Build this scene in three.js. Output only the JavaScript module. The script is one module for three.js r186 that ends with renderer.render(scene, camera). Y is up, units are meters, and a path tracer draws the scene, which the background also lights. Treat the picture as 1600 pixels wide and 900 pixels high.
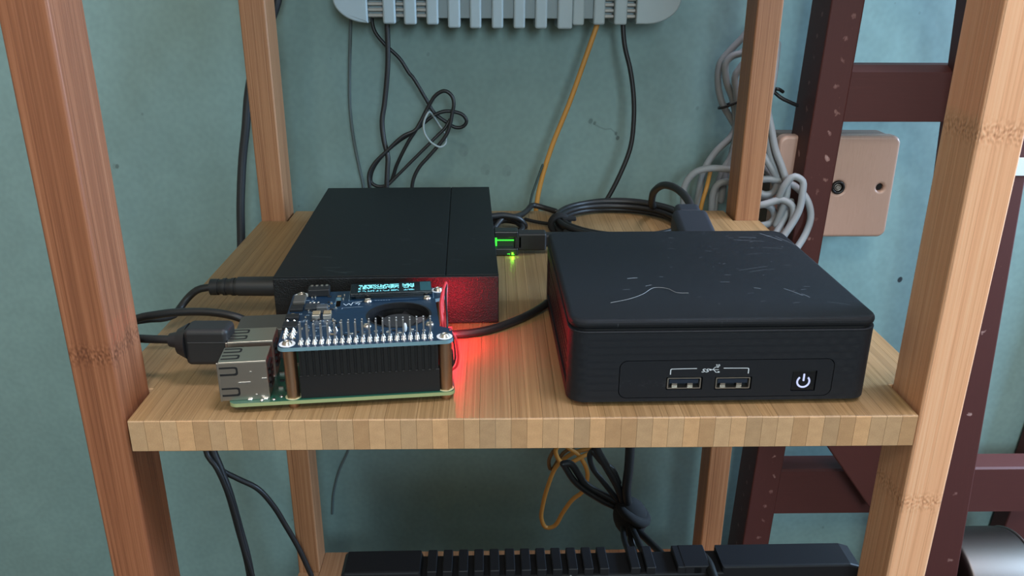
import * as THREE from 'three';
import { RoundedBoxGeometry } from 'three/addons/geometries/RoundedBoxGeometry.js';
import { RectAreaLightUniformsLib } from 'three/addons/lights/RectAreaLightUniformsLib.js';
import { mergeGeometries } from 'three/addons/utils/BufferGeometryUtils.js';
import { createNoise2D } from 'simplex-noise';

// ---------------------------------------------------------------- camera, sky, lights, exposure
// All lengths below are millimetres and become metres through K.
const K = 0.001;
const scene = new THREE.Scene();
const camera = new THREE.PerspectiveCamera(38.2, 16 / 9, 0.01, 20);
camera.position.set(-12.55 * K, 157.2 * K, 273.98 * K);
camera.up.set(0.00326, 0.93318, -0.3594);
camera.lookAt(new THREE.Vector3(-12.55 + 22.67, 157.2 - 359.38, 273.98 - 932.92).multiplyScalar(K));
scene.background = new THREE.Color(0.78, 0.9, 1.0);
scene.backgroundIntensity = 0.6;
const renderer = new THREE.WebGLRenderer({ antialias: true });
renderer.toneMapping = THREE.LinearToneMapping;
renderer.toneMappingExposure = 1.06;
renderer.shadowMap.enabled = true;
renderer.shadowMap.type = THREE.PCFSoftShadowMap;
RectAreaLightUniformsLib.init();
// Daylight: an added high and an added low window in the wall behind the camera (z = 1700) and a bluish one close by in the right-hand wall (x = 950), all sized to fit the light; an added, unseen lamp panel under the ceiling.
const WIN_A = [-500, 100, 1500, 2100], WIN_B = [100, 500, 300, 900], WIN_R = [-280, 50, 100, 600], ADDED_LAMP = [300, 900, 0, 600], FRONT = 1700, RIGHT = 950, CEIL = 2250;
function area(name, color, power, w, h, p, t) {
  const l = new THREE.RectAreaLight(new THREE.Color(...color), power, w * K, h * K); l.name = name;
  l.position.set(p[0] * K, p[1] * K, p[2] * K); l.lookAt(t[0] * K, t[1] * K, t[2] * K); scene.add(l);
}
for (const [name, [x0, x1, y0, y1], color, power] of [['added_high_window_light', WIN_A, [1, 0.95, 0.82], 18.1], ['added_low_window_light', WIN_B, [0.66, 0.87, 1], 18.6]])
  area(name, color, power, x1 - x0, y1 - y0, [(x0 + x1) / 2, (y0 + y1) / 2, FRONT - 8], [(x0 + x1) / 2, (y0 + y1) / 2, 0]);
{ const [z0, z1, y0, y1] = WIN_R; area('side_window_daylight', [0.47, 0.7, 1], 39, z1 - z0, y1 - y0, [RIGHT - 6, (y0 + y1) / 2, (z0 + z1) / 2], [0, (y0 + y1) / 2, (z0 + z1) / 2]); }
{ const [x0, x1, z0, z1] = ADDED_LAMP; area('added_ceiling_light', [0.9, 0.86, 1], 32, x1 - x0, z1 - z0, [(x0 + x1) / 2, CEIL - 32, (z0 + z1) / 2], [(x0 + x1) / 2, 0, (z0 + z1) / 2 + 0.5]); }

// ---------------------------------------------------------------- helpers
function rng(a) { return () => { a |= 0; a = (a + 0x6d2b79f5) | 0; let t = Math.imul(a ^ (a >>> 15), 1 | a); t = (t + Math.imul(t ^ (t >>> 7), 61 | t)) ^ t; return ((t ^ (t >>> 14)) >>> 0) / 4294967296; }; }
const used = {};
const numbered = (n) => { used[n] = (used[n] ?? -1) + 1; return used[n] ? `${n}_${String(used[n]).padStart(3, '0')}` : n; };
const clamp = (v, a = 0, b = 1) => Math.min(b, Math.max(a, v));
const V = (a) => new THREE.Vector3(a[0] * K, a[1] * K, a[2] * K);
function shade(o) { o.traverse((m) => { if (m.isMesh) { m.castShadow = true; m.receiveShadow = true; } }); return o; }
function merge(list) {
  const out = list.map((g) => {
    const q = g.index ? g.toNonIndexed() : g;
    for (const k of Object.keys(q.attributes)) if (!['position', 'normal', 'uv'].includes(k)) q.deleteAttribute(k);
    if (!q.attributes.uv) q.setAttribute('uv', new THREE.BufferAttribute(new Float32Array(q.attributes.position.count * 2), 2));
    q.clearGroups();
    return q;
  });
  return out.length === 1 ? out[0] : mergeGeometries(out);
}
// uv in metres on every face; 'along' is the axis the grain follows (v)
function uvm(geo, along = 'y') {
  const g = geo.index ? geo.toNonIndexed() : geo, p = g.attributes.position, n = g.attributes.normal, uv = new Float32Array(p.count * 2);
  for (let i = 0; i < p.count; i++) {
    const [x, y, z] = [p.getX(i), p.getY(i), p.getZ(i)], [a, b, c] = [Math.abs(n.getX(i)), Math.abs(n.getY(i)), Math.abs(n.getZ(i))];
    let u, v;
    if (a >= b && a >= c) [u, v] = along === 'z' ? [y, z] : along === 'y' ? [z, y] : [z, y];
    else if (b >= c) [u, v] = along === 'x' ? [z, x] : [x, z];
    else [u, v] = along === 'x' ? [y, x] : [x, y];
    uv[2 * i] = u; uv[2 * i + 1] = v;
  }
  g.setAttribute('uv', new THREE.BufferAttribute(uv, 2));
  return g;
}
const at = (g, x = 0, y = 0, z = 0) => g.translate(x * K, y * K, z * K);
const box = (w, h, d, x = 0, y = 0, z = 0) => at(new THREE.BoxGeometry(w * K, h * K, d * K), x, y, z);
const rbox = (w, h, d, r, x = 0, y = 0, z = 0, s = 2) => at(new RoundedBoxGeometry(w * K, h * K, d * K, s, r * K), x, y, z);
const span = (x0, x1, y0, y1, z0, z1, r = 0) => (r ? rbox(x1 - x0, y1 - y0, z1 - z0, r, (x0 + x1) / 2, (y0 + y1) / 2, (z0 + z1) / 2) : box(x1 - x0, y1 - y0, z1 - z0, (x0 + x1) / 2, (y0 + y1) / 2, (z0 + z1) / 2));
const cyl = (r0, r1, h, x = 0, y = 0, z = 0, n = 24) => at(new THREE.CylinderGeometry(r0 * K, r1 * K, h * K, n), x, y, z);
const cylX = (r0, r1, h, x = 0, y = 0, z = 0, n = 24) => at(new THREE.CylinderGeometry(r0 * K, r1 * K, h * K, n).rotateZ(Math.PI / 2), x, y, z);   // r1 end at +x
const cylZ = (r0, r1, h, x = 0, y = 0, z = 0, n = 24) => at(new THREE.CylinderGeometry(r0 * K, r1 * K, h * K, n).rotateX(Math.PI / 2), x, y, z);
function tube(pts, r, seg = 8, radial = 10, closed = false) {
  const c = new THREE.CatmullRomCurve3(pts.map(V), closed, 'centripetal');
  const g = [new THREE.TubeGeometry(c, Math.max(12, pts.length * seg), r * K, radial, closed)];
  if (!closed) for (const t of [0, 1]) { const q = c.getPoint(t); g.push(new THREE.SphereGeometry(r * K, radial, 6).translate(q.x, q.y, q.z)); }
  return merge(g);
}
function rrect(x0, y0, x1, y1, r, Path = THREE.Shape) {
  const s = new Path(), [a, b, c, d, q] = [x0 * K, y0 * K, x1 * K, y1 * K, r * K];
  s.moveTo(a + q, b); s.lineTo(c - q, b); s.absarc(c - q, b + q, q, -Math.PI / 2, 0, false); s.lineTo(c, d - q); s.absarc(c - q, d - q, q, 0, Math.PI / 2, false);
  s.lineTo(a + q, d); s.absarc(a + q, d - q, q, Math.PI / 2, Math.PI, false); s.lineTo(a, b + q); s.absarc(a + q, b + q, q, Math.PI, 1.5 * Math.PI, false);
  return s;
}
const ext = (s, depth, bevel = 0, seg = 2, cs = 8) => new THREE.ExtrudeGeometry(s, { depth: depth * K, bevelEnabled: bevel > 0, bevelSize: bevel * K, bevelThickness: bevel * K, bevelOffset: -bevel * K, bevelSegments: seg, curveSegments: cs });
// an extruded plan (x, -z) laid flat: its base at y
const slab = (s, h, y, bevel = 0, seg = 2, cs = 8) => ext(s, h - 2 * bevel, bevel, seg, cs).rotateX(-Math.PI / 2).translate(0, (y + bevel) * K, 0);
function part(name, geos, material, parent, label) {
  const m = new THREE.Mesh(Array.isArray(geos) ? merge(geos) : geos, material);
  m.name = name; parent.add(m); if (label) m.userData.label = label;
  return m;
}
function thing(name, label, category, [x, y, z] = [0, 0, 0], turn = 0, group) {
  const o = new THREE.Group(); o.name = numbered(name); o.position.set(x * K, y * K, z * K); o.rotation.y = turn;
  o.userData = { label, category }; if (group) o.userData.group = group; scene.add(o); return o;
}
function struct(name, geos, material) { const m = part(name, geos, material, scene); m.userData.kind = 'structure'; return m; }

// ---------------------------------------------------------------- textures
function dataTex(w, h, fn, srgb = false) {
  const d = new Uint8Array(w * h * 4);
  for (let j = 0; j < h; j++) for (let i = 0; i < w; i++) { const c = fn(i / w, j / h); for (let k = 0; k < 3; k++) d[(j * w + i) * 4 + k] = clamp(c[k]) * 255; d[(j * w + i) * 4 + 3] = 255; }
  const t = new THREE.DataTexture(d, w, h); t.magFilter = THREE.LinearFilter; t.minFilter = THREE.LinearMipmapLinearFilter; t.generateMipmaps = true;
  t.wrapS = t.wrapT = THREE.RepeatWrapping; if (srgb) t.colorSpace = THREE.SRGBColorSpace; t.needsUpdate = true; return t;
}
function canvasTex(w, h, draw) {
  const c = document.createElement('canvas'); c.width = w; c.height = h; draw(c.getContext('2d'), w, h);
  const t = new THREE.CanvasTexture(c); t.colorSpace = THREE.SRGBColorSpace; t.wrapS = t.wrapT = THREE.RepeatWrapping; return t;
}
const mix3 = (a, b, t) => [a[0] + (b[0] - a[0]) * t, a[1] + (b[1] - a[1]) * t, a[2] + (b[2] - a[2]) * t];
// bamboo: long fibres along v; lam laminations across u; a growth node at each v of nodes. size = metres the tile covers
function bamboo(w, h, size, o) {
  const n1 = createNoise2D(rng(o.seed)), n2 = createNoise2D(rng(o.seed + 7)), R = rng(o.seed + 3), tone = Array.from({ length: 64 }, () => R() - 0.5);
  const H = new Float32Array(w * h);
  const map = dataTex(w, h, (u, v) => {
    const x = u * size[0], y = v * size[1];                                   // metres
    const l = Math.floor(x / o.lam), e = x / o.lam - l;
    let s = 0.3 * n1(x * 900, y * 5) + 0.3 * n1(x * 2600 + 9, y * 9) + 0.16 * n2(x * 6000, y * 40) + 0.35 * n2(x * 260, y * 3);
    let light = Math.pow(clamp(n1(x * 1500 + 40, y * 4)), 5) * 1.3, dark = Math.pow(clamp(n2(x * 1700 + 80, y * 5)), 4) * 0.9;
    let t = 0.5 + 0.24 * s + tone[l & 63] * o.tone + light * 0.32 - dark * 0.26 - (e < 0.04 ? 0.1 : 0);
    let hgt = 0.5 + 0.25 * s + light * 0.2 - dark * 0.4;
    for (const nd of o.nodes || []) {
      const q = (y - nd) / 0.0055 + 0.18 * n1(x * 160, 3);
      if (Math.abs(q) < 1.3) {
        const k = Math.exp(-q * q * 2.2), b = n2(x * 560, y * 420) * 0.7 + n1(x * 1100, y * 520) * 0.5;
        t += k * (b * 0.36 - 0.1); hgt += k * b * 0.5;
      }
    }
    H[Math.min(h - 1, Math.round(v * h)) * w + Math.min(w - 1, Math.round(u * w))] = hgt;
    return t < 0.5 ? mix3(o.c[0], o.c[1], clamp(t * 2)) : mix3(o.c[1], o.c[2], clamp(t * 2 - 1));
  }, true);
  const bump = dataTex(w, h, (u, v) => { const k = H[Math.min(h - 1, Math.round(v * h)) * w + Math.min(w - 1, Math.round(u * w))]; return [k, k, k]; });
  for (const t of [map, bump]) { t.repeat.set(1 / size[0], 1 / size[1]); }
  return { map, bump };
}
const C = (r, g, b) => new THREE.Color(r, g, b);
const css = (s) => new THREE.Color(s);
const M = (color, roughness, o = {}) => new THREE.MeshStandardMaterial({ color, roughness, ...o });
const P = (color, roughness, o = {}) => new THREE.MeshPhysicalMaterial({ color, roughness, ...o });
const bandNoise = createNoise2D(rng(99));

// fine leathery grain used on the moulded plastics
const grainTex = dataTex(256, 256, (u, v) => { const a = 2 * Math.PI; const k = 0.5 + 0.3 * bandNoise(Math.cos(a * u) * 9 + 20, Math.sin(a * v) * 9 + Math.cos(a * v) * 7 + Math.sin(a * u) * 6) + 0.25 * (rng((u * 65536) ^ (v * 16777216))() - 0.5); return [k, k, k]; });
const grain = (mm) => { const t = grainTex.clone(); t.repeat.set(1 / (mm * K), 1 / (mm * K)); t.needsUpdate = true; return t; };

const WOOD_L_DIM = [[0.36, 0.2, 0.125], [0.6, 0.38, 0.26], [0.78, 0.55, 0.41]];      // redder post, also darkened to carry the dimmer light at left
const WOOD_R_LIT = [[0.72, 0.49, 0.35], [0.95, 0.715, 0.55], [1, 0.87, 0.73]];       // golden post, also paled to carry the brighter light at right
const WOOD_B = [[0.42, 0.25, 0.15], [0.62, 0.43, 0.29], [0.76, 0.57, 0.42]];
const WOOD_S = [[0.4, 0.31, 0.195], [0.6, 0.485, 0.335], [0.75, 0.635, 0.475]];
const woodMat = (t, bump = 0.00025, rough = 0.5) => M(C(1, 1, 1), rough, { map: t.map, bumpMap: t.bump, bumpScale: bump });
const PL = 0.86;   // metres of post that one texture covers
const texL = bamboo(256, 2048, [0.064, PL], { seed: 11, c: WOOD_L_DIM, lam: 0.0085, tone: 0.14, nodes: [0.36 + 0.0275] });
const texR = bamboo(256, 2048, [0.064, PL], { seed: 23, c: WOOD_R_LIT, lam: 0.0085, tone: 0.14, nodes: [0.36 + 0.108, 0.36 - 0.0387] });
const texB = bamboo(256, 1024, [0.064, PL], { seed: 37, c: WOOD_B, lam: 0.0085, tone: 0.14, nodes: [] });
const texS = bamboo(512, 1024, [0.064, 0.3], { seed: 51, c: WOOD_S, lam: 0.0059, tone: 0.02, nodes: [] });
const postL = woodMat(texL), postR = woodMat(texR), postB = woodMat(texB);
const endNoise = createNoise2D(rng(61));
const endTex = dataTex(512, 256, (u, v) => {
  const x = u * 0.06, y = v * 0.03, q = endNoise(x * 3000, y * 2300), r = endNoise(x * 160, y * 220);
  const t = 0.62 + 0.16 * q + 0.05 * r - (q > 0.5 ? 0.2 : 0) + 0.12 * endNoise(x * 5600, y * 4800);
  return mix3([0.58, 0.45, 0.33], [0.91, 0.77, 0.6], clamp(t));
}, true);
endTex.repeat.set(1 / 0.06, 1 / 0.03);

// ---------------------------------------------------------------- the room
const FLOOR = -362;
const wallNoise = createNoise2D(rng(5)), wallNoise2 = createNoise2D(rng(6));
const wallTex = canvasTex(2048, 2048, (g, w, h) => {                                       // one tile is 1 m: painted plaster with old scuffs and specks
  const im = g.createImageData(w, h);
  for (let j = 0; j < h; j++) for (let i = 0; i < w; i++) {
    const x = i / w, y = j / h, k = 1 + 0.02 * wallNoise(x * 9, y * 9) + 0.015 * wallNoise2(x * 34, y * 30) + 0.02 * wallNoise(x * 160, y * 150), a = (j * w + i) * 4;
    im.data[a] = 124 * k; im.data[a + 1] = 151 * k; im.data[a + 2] = 147 * k; im.data[a + 3] = 255;
  }
  g.putImageData(im, 0, 0);
  const px = (x, y) => [((x + 500) / 1000) * w, (1 - (y + 500) / 1000) * h], R = rng(8);
  const spot = (x, y, r, c, a) => { const [X, Y] = px(x, y); g.fillStyle = c; g.globalAlpha = a; g.beginPath(); g.ellipse(X, Y, r * 2.05, r * 2.7, 0.3, 0, 7); g.fill(); };
  spot(-288.6, 19.4, 1.3, '#3a4442', 0.5); spot(-290.6, 19.4, 1.6, '#5c6a68', 0.3);
  spot(323.9, -33.4, 1.3, '#23292a', 0.85); spot(309, -71.4, 1.8, '#1d2324', 0.9);
  spot(59, 53, 1.5, '#22302f', 0.3); spot(62, 51.6, 1, '#22302f', 0.35); spot(79.4, 40.6, 1.2, '#1b2726', 0.45); spot(78, 44, 1, '#22302f', 0.35);
  g.globalAlpha = 0.22; g.strokeStyle = '#263231'; g.lineWidth = 1.6; g.beginPath();
  for (const [k, q] of [[61, 51], [66, 48.5], [70, 47], [74, 47.5], [77, 45], [79, 42]].entries()) g[k ? 'lineTo' : 'moveTo'](...px(...q)); g.stroke();
  for (let k = 0; k < 70; k++) spot(R() * 900 - 450, R() * 800 - 450, 0.4 + R() * 0.8, '#4a5a58', 0.16 + R() * 0.2);
  for (const [x, y] of [[-18, 17], [-2, 16], [-34, 31], [22, -8]]) { spot(x, y, 3.5, '#50605e', 0.12); spot(x + 1.5, y - 2, 1.5, '#46565a', 0.14); }
  g.globalAlpha = 1;
});
wallTex.repeat.set(1, 1); wallTex.offset.set(0.5, 0.5);
const wallBump = dataTex(512, 512, (u, v) => { const k = 0.5 + 0.3 * wallNoise2(u * 16, v * 16) + 0.12 * wallNoise(u * 110, v * 110); return [k, k, k]; });
wallBump.repeat.set(0.5, 0.5); wallBump.offset.set(0.5, 0.5);
const wallMat = M(C(1, 1, 1), 0.62, { map: wallTex, bumpMap: wallBump, bumpScale: 0.0009 });
const plainWall = M(css('#a89c8a'), 0.8), ceilMat = M(css('#a8a297'), 0.9), floorMat = M(css('#40382f'), 0.6);
const RX0 = -1300, RX1 = RIGHT, RZ0 = -335, RZ1 = FRONT, T = 120;
// a wall with window openings, drawn in (a, y) and T thick; frames stand in the openings
const holed = (a0, a1, wins) => { const s = rrect(a0, FLOOR - T, a1, CEIL + T, 0.01); for (const [p, q, y0, y1] of wins) s.holes.push(rrect(p, y0, q, y1, 0.01, THREE.Path)); return ext(s, T); };
const frame = ([p, q, y0, y1]) => merge([[p, p + 35], [(p + q) / 2 - 15, (p + q) / 2 + 15], [q - 35, q]].map(([a, b]) => span(a, b, y0, y1, 60, 95)).concat([[y0, y0 + 35], [y1 - 35, y1]].map(([a, b]) => span(p + 35, q - 35, a, b, 60, 95))));
const frameM = M(css('#e4e4de'), 0.4);
struct('wall_back', uvm(span(RX0 - T, RX1 + T, FLOOR - T, CEIL + T, RZ0 - T, RZ0)), wallMat);
struct('wall_left', span(RX0 - T, RX0, FLOOR - T, CEIL + T, RZ0, RZ1), plainWall);
struct('wall_front', at(holed(RX0 - T, RX1 + T, [WIN_A, WIN_B]), 0, 0, RZ1), plainWall);
const turned = (g) => at(g.rotateY(-Math.PI / 2).scale(1, 1, 1), RX1 + T, 0, 0);                      // (a, depth) -> (z, x)
struct('wall_right', turned(holed(RZ0, RZ1, [WIN_R])), plainWall);
struct('floor', span(RX0, RX1, FLOOR - T, FLOOR, RZ0, RZ1), floorMat);
struct('ceiling', span(RX0, RX1, CEIL, CEIL + T, RZ0, RZ1), ceilMat);
struct('added_window_1', at(frame(WIN_A), 0, 0, RZ1), frameM); struct('added_window_2', at(frame(WIN_B), 0, 0, RZ1), frameM); struct('window_3', turned(frame(WIN_R)), frameM);  // the two front windows are unseen, added as openings for the fitted area lights
{ const [x0, x1, z0, z1] = ADDED_LAMP, t = thing('added_ceiling_lamp', 'added unseen square white lamp panel on the ceiling to light the right side', 'lamp', [(x0 + x1) / 2, CEIL - 28, (z0 + z1) / 2]);  // unseen panel, added to light the right side from above
  part('frame', rbox(x1 - x0 + 30, 24, z1 - z0 + 30, 3, 0, 16, 0), frameM, t);
  part('diffuser', rbox(x1 - x0, 6, z1 - z0, 1, 0, 2, 0), new THREE.MeshStandardMaterial({ color: C(0.9, 0.9, 0.9), emissive: C(0.9, 0.86, 1), emissiveIntensity: 1 }), t); }

// ---------------------------------------------------------------- bamboo rack
const WI = 149.6, WO = 165.8, PD = 24, DP = 283, TH = 13.2;
const rack = thing('bamboo_rack', 'bamboo shelving rack of four square posts and solid boards carrying the electronics', 'shelf', [0, FLOOR, 0]);
const rackY = -FLOOR;                                                        // rack's own y of the main shelf's top
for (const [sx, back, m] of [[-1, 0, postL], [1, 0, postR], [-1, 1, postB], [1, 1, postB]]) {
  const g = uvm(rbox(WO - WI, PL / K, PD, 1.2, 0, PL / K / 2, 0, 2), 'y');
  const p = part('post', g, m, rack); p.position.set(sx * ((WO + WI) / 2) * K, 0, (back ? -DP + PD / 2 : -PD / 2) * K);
  if (!back) p.userData.label = sx < 0 ? 'front left bamboo post, reddish, with dimmer light painted in' : 'front right bamboo post, golden, with brighter light painted in';
}
{ // the shelf in view: glued bamboo strips, each a piece
  const board = new THREE.Group(); board.name = 'shelf_board'; board.position.set(0, rackY * K, 0); rack.add(board);
  const R = rng(77), n = 56, w = (2 * WO) / n, top = [], end = [];
  for (let k = 0; k < 7; k++) {
    const s = 0.8 + 0.05 * ((k * 3) % 7), warm = (k % 3) * 0.035;
    const q = 0.9 + 0.016 * ((k * 3) % 7);
    top.push(M(C(q, q * (0.995 - warm * 0.4), q * (0.98 - warm)), 0.46, { map: texS.map, bumpMap: texS.bump, bumpScale: 0.00016 }));
    end.push(M(C(s * 1.02, s * (0.99 - warm), s * (0.96 - 2 * warm)), 0.6, { map: endTex, bumpMap: endTex, bumpScale: 0.0001 }));
  }
  for (let k = 0; k < n; k++) {
    const x0 = -WO + k * w, x1 = x0 + w, xm = (x0 + x1) / 2, notch = Math.abs(xm) > WI - 0.4;
    const z1 = notch ? -PD - 0.2 : 1.5, z0 = notch ? -DP + PD + 0.2 : -DP, c = 0.5, lift = (R() - 0.5) * 0.03, gap = 0.045;
    // a strip: profile (z, y) with eased long edges front and back, extruded across its width
    const s = new THREE.Shape(); const q = (z, y, f = 'lineTo') => s[f](z * K, y * K);
    q(z0, -TH, 'moveTo'); q(z1 - 0.3, -TH); q(z1, -TH + 0.3); q(z1, -c); q(z1 - c * 0.35, -c * 0.35); q(z1 - c, 0); q(z0 + c, 0); q(z0, -c); s.closePath();
    let g = new THREE.ExtrudeGeometry(s, { depth: (w - 2 * gap) * K, bevelEnabled: false }).rotateY(-Math.PI / 2).translate((x1 - gap) * K, lift * K, 0);
    g = uvm(g.index ? g.toNonIndexed() : g, 'z');
    const uv = g.attributes.uv, nn = g.attributes.normal, off = R() * 0.06, offv = R() * 0.3, mtop = Math.floor(R() * 7), idx = [];
    for (let i = 0; i < uv.count; i++) { const f = Math.abs(nn.getZ(i)) > 0.8; uv.setXY(i, uv.getX(i) + off, uv.getY(i) + (f ? off : offv)); if (i % 3 === 0) idx.push(f ? 1 : 0); }
    g.clearGroups(); for (let i = 0; i < idx.length; i++) g.addGroup(i * 3, 3, idx[i]);
    part('bamboo_strip', g, [top[mtop], end[(mtop + Math.floor(R() * 2)) % 7]], board);
  }
}
for (const y of [-287, 330]) part('shelf_board', uvm(merge([span(-WI, WI, y - TH + rackY, y + rackY, -DP, 1.5, 0.6), span(-WO, -WI, y - TH + rackY, y + rackY, -DP + PD + 0.2, -PD - 0.2), span(WI, WO, y - TH + rackY, y + rackY, -DP + PD + 0.2, -PD - 0.2)]), 'z'), postB, rack);

// ---------------------------------------------------------------- mini computer
{
  const t = thing('mini_computer', 'square matt black mini computer with lit power symbol and two front sockets', 'computer', [73.4, 0, -63.9], 0.0154);
  const shell = P(C(0.011, 0.0135, 0.018), 0.5, { bumpMap: grain(6), bumpScale: 0.00006, specularIntensity: 0.55 });
  const dark = M(C(0.006, 0.006, 0.007), 0.5), W2 = 58.5, D2 = 56;
  // side walls as a rounded ring with a pocket for the front panel and the vents
  const px0 = -39.2, px1 = 43.4, py0 = 3.3, py1 = 19.3;
  const ring = rrect(-W2, -D2 + 4, W2, D2, 7);
  const plan = (inset, r) => rrect(-W2 + inset, -D2 + inset, W2 - inset, D2 - inset, r);
  part('body', [
    slab(plan(1.0, 7), 3.2, 1.2, 1.1, 3, 10), slab(plan(-0.1, 7), 1.0, 30.4, 0.48, 3, 10),
    slab(plan(3.2, 5), 27, 3.4, 0, 1, 10),                                             // core behind panel and vents
    // front wall round the panel pocket
    ext((() => { const s = rrect(-W2 + 7, 1.9, W2 - 7, 31.2, 0.3); s.holes.push(rrect(px0, py0, px1, py1, 3.2, THREE.Path)); return s; })(), 3.2).translate(0, 0, (D2 - 3.2) * K),
    // rear wall and right wall
    span(-W2 + 7, W2 - 7, 1.9, 31.2, -D2, -D2 + 3.3), span(W2 - 3.3, W2, 1.9, 31.2, -D2 + 7, D2 - 7),
    // left wall: sills above and below the vents
    span(-W2, -W2 + 3.3, 26.5, 31.2, -D2 + 7, D2 - 7), span(-W2, -W2 + 3.3, 1.9, 6, -D2 + 7, D2 - 7),
    // the four rounded uprights at the corners
    ...[[-1, -1], [1, -1], [1, 1], [-1, 1]].map(([a, b]) => { const s = rrect(a > 0 ? W2 - 14 : -W2, b > 0 ? D2 - 14 : -D2, a > 0 ? W2 : -W2 + 14, b > 0 ? D2 : -D2 + 14, 6.98); return slab(s, 29.3, 1.9, 0, 1, 10).scale(1, 1, -1); }).map((g) => { const i = g.attributes.position; for (let k = 0; k < i.count; k += 3) for (const n of ['position', 'normal', 'uv']) { const A = g.attributes[n], s = A.itemSize; for (let c = 0; c < s; c++) { const q = A.array[(k + 1) * s + c]; A.array[(k + 1) * s + c] = A.array[(k + 2) * s + c]; A.array[(k + 2) * s + c] = q; } } return g; }),
  ], shell, t);
  const lidTex = canvasTex(1024, 1024, (g, w, h) => {                                       // dust specks, fluff and scratches on the lid
    g.fillStyle = '#171b20'; g.fillRect(0, 0, w, h); const R = rng(14);
    for (let k = 0; k < 420; k++) { g.fillStyle = R() < 0.5 ? '#4a5056' : '#7c8388'; g.globalAlpha = 0.25 + R() * 0.5; g.fillRect(R() * w, R() * h, 1 + R() * 2, 1 + R() * 2); }
    const X = (x) => ((x + 60) / 120) * w, Y = (z) => ((z + 60) / 120) * h;
    const scr = (x, z, dx, dz, lw, a) => { g.globalAlpha = a; g.strokeStyle = '#dfe6ea'; g.lineWidth = lw * 1.25; g.beginPath(); g.moveTo(X(x), Y(z)); g.quadraticCurveTo(X(x + dx * 0.5) + 3, Y(z + dz * 0.5) - 3, X(x + dx), Y(z + dz)); g.stroke(); };
    scr(-30, 12, 4.5, -0.8, 4, 0.55); scr(-24, 21, 3, -1.5, 3, 0.45); scr(-16, 10, 1.5, 0.5, 3, 0.35); scr(-34, 25, 3, -0.5, 2.5, 0.35); scr(20, 3, 14, -5, 2.5, 0.3); scr(24, 5, 9, -3, 2, 0.3); scr(32, 25, 5, 8, 3, 0.45); scr(37, 31, 2, 4, 3, 0.4); scr(8, 17, 4, 0, 3, 0.35); scr(20, 24, 2.5, 1, 4, 0.4);
    scr(30, -40, 14, 3, 2, 0.4); scr(34, -44, 8, 1, 2.5, 0.45); scr(46, -50, 7, 12, 2.5, 0.55); scr(40, -28, 9, 2, 2, 0.3); scr(52, -45, 5, 14, 2, 0.4); scr(30, -18, 8, -2, 2, 0.25); scr(44, 40, 8, 3, 2, 0.3);
    for (let k = 0; k < 60; k++) scr(R() * 70 - 12, R() * 100 - 55, R() * 5 - 2, R() * 2 - 1, 1.7, 0.15 + R() * 0.4);
    g.globalAlpha = 1;
  });
  const lidM = P(C(1, 1, 1), 0.52, { map: lidTex, bumpMap: grain(6), bumpScale: 0.00006, specularIntensity: 0.55 });
  const lid = slab(plan(0, 7), 4, 31.9, 1.9, 4, 10); { const p = lid.attributes.position, uv = lid.attributes.uv; for (let i = 0; i < p.count; i++) uv.setXY(i, p.getX(i) / 0.12 + 0.5, 0.5 - p.getZ(i) / 0.12); }
  part('lid', [slab(plan(1.2, 6), 1.2, 30.9, 0, 1, 10)], dark, t);
  part('lid', lid, lidM, t, 'dusty scratched black lid');
  // front panel
  const panelTex = canvasTex(1024, 256, (g, w, h) => {
    g.fillStyle = '#1a1e24'; g.fillRect(0, 0, w, h); const X = (x) => ((x - px0) / (px1 - px0)) * w, Y = (y) => (1 - (y - py0) / (py1 - py0)) * h;
    const R = rng(4); for (let k = 0; k < 90; k++) { g.globalAlpha = 0.3; g.fillStyle = '#565c62'; g.fillRect(X(-39 + R() * 22), Y(8 + R() * 3), 1 + R() * 14, 1 + R() * 2); } g.globalAlpha = 1;
    g.strokeStyle = g.fillStyle = '#d9e2ea'; g.lineWidth = 5; g.lineJoin = 'round';
    g.beginPath(); g.moveTo(X(-19.6), Y(13.2)); g.lineTo(X(-19.6), Y(15.0)); g.quadraticCurveTo(X(-19.6), Y(15.6), X(-19), Y(15.6)); g.lineTo(X(-9.6), Y(15.7)); g.stroke();
    g.beginPath(); g.moveTo(X(0.6), Y(15.7)); g.lineTo(X(9.8), Y(15.6)); g.quadraticCurveTo(X(10.3), Y(15.6), X(10.3), Y(15)); g.lineTo(X(10.3), Y(13.3)); g.stroke();
    g.font = 'italic bold 34px sans-serif'; g.fillText('SS', X(-7.9), Y(14.1)); g.font = 'bold 20px sans-serif'; g.fillText('10', X(-2.6), Y(16.5));
    g.lineWidth = 4; g.beginPath(); g.moveTo(X(-4.4), Y(15.1)); g.lineTo(X(-1.2), Y(15.1)); g.moveTo(X(-3.6), Y(15.1)); g.lineTo(X(-2.6), Y(16.2)); g.lineTo(X(-1.8), Y(16.2)); g.moveTo(X(-3.2), Y(15.1)); g.lineTo(X(-2.2), Y(14)); g.lineTo(X(-1.4), Y(14)); g.stroke();
    g.beginPath(); g.arc(X(-4.4), Y(15.1), 6, 0, 7); g.fill(); g.fillRect(X(-1.6), Y(14.4), 10, 9); g.beginPath(); g.arc(X(-1.6), Y(16.2), 4, 0, 7); g.fill();
  });
  const ps = rrect(px0 + 0.28, py0 + 0.28, px1 - 0.28, py1 - 0.28, 3);
  for (const [a, b, c, d] of [[-21, 6.6, -7, 12.1], [-2.3, 6.4, 12, 12.0], [27.5, 5.4, 37.0, 14.2]]) ps.holes.push(rrect(a, b, c, d, 0.4, THREE.Path));
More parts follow.
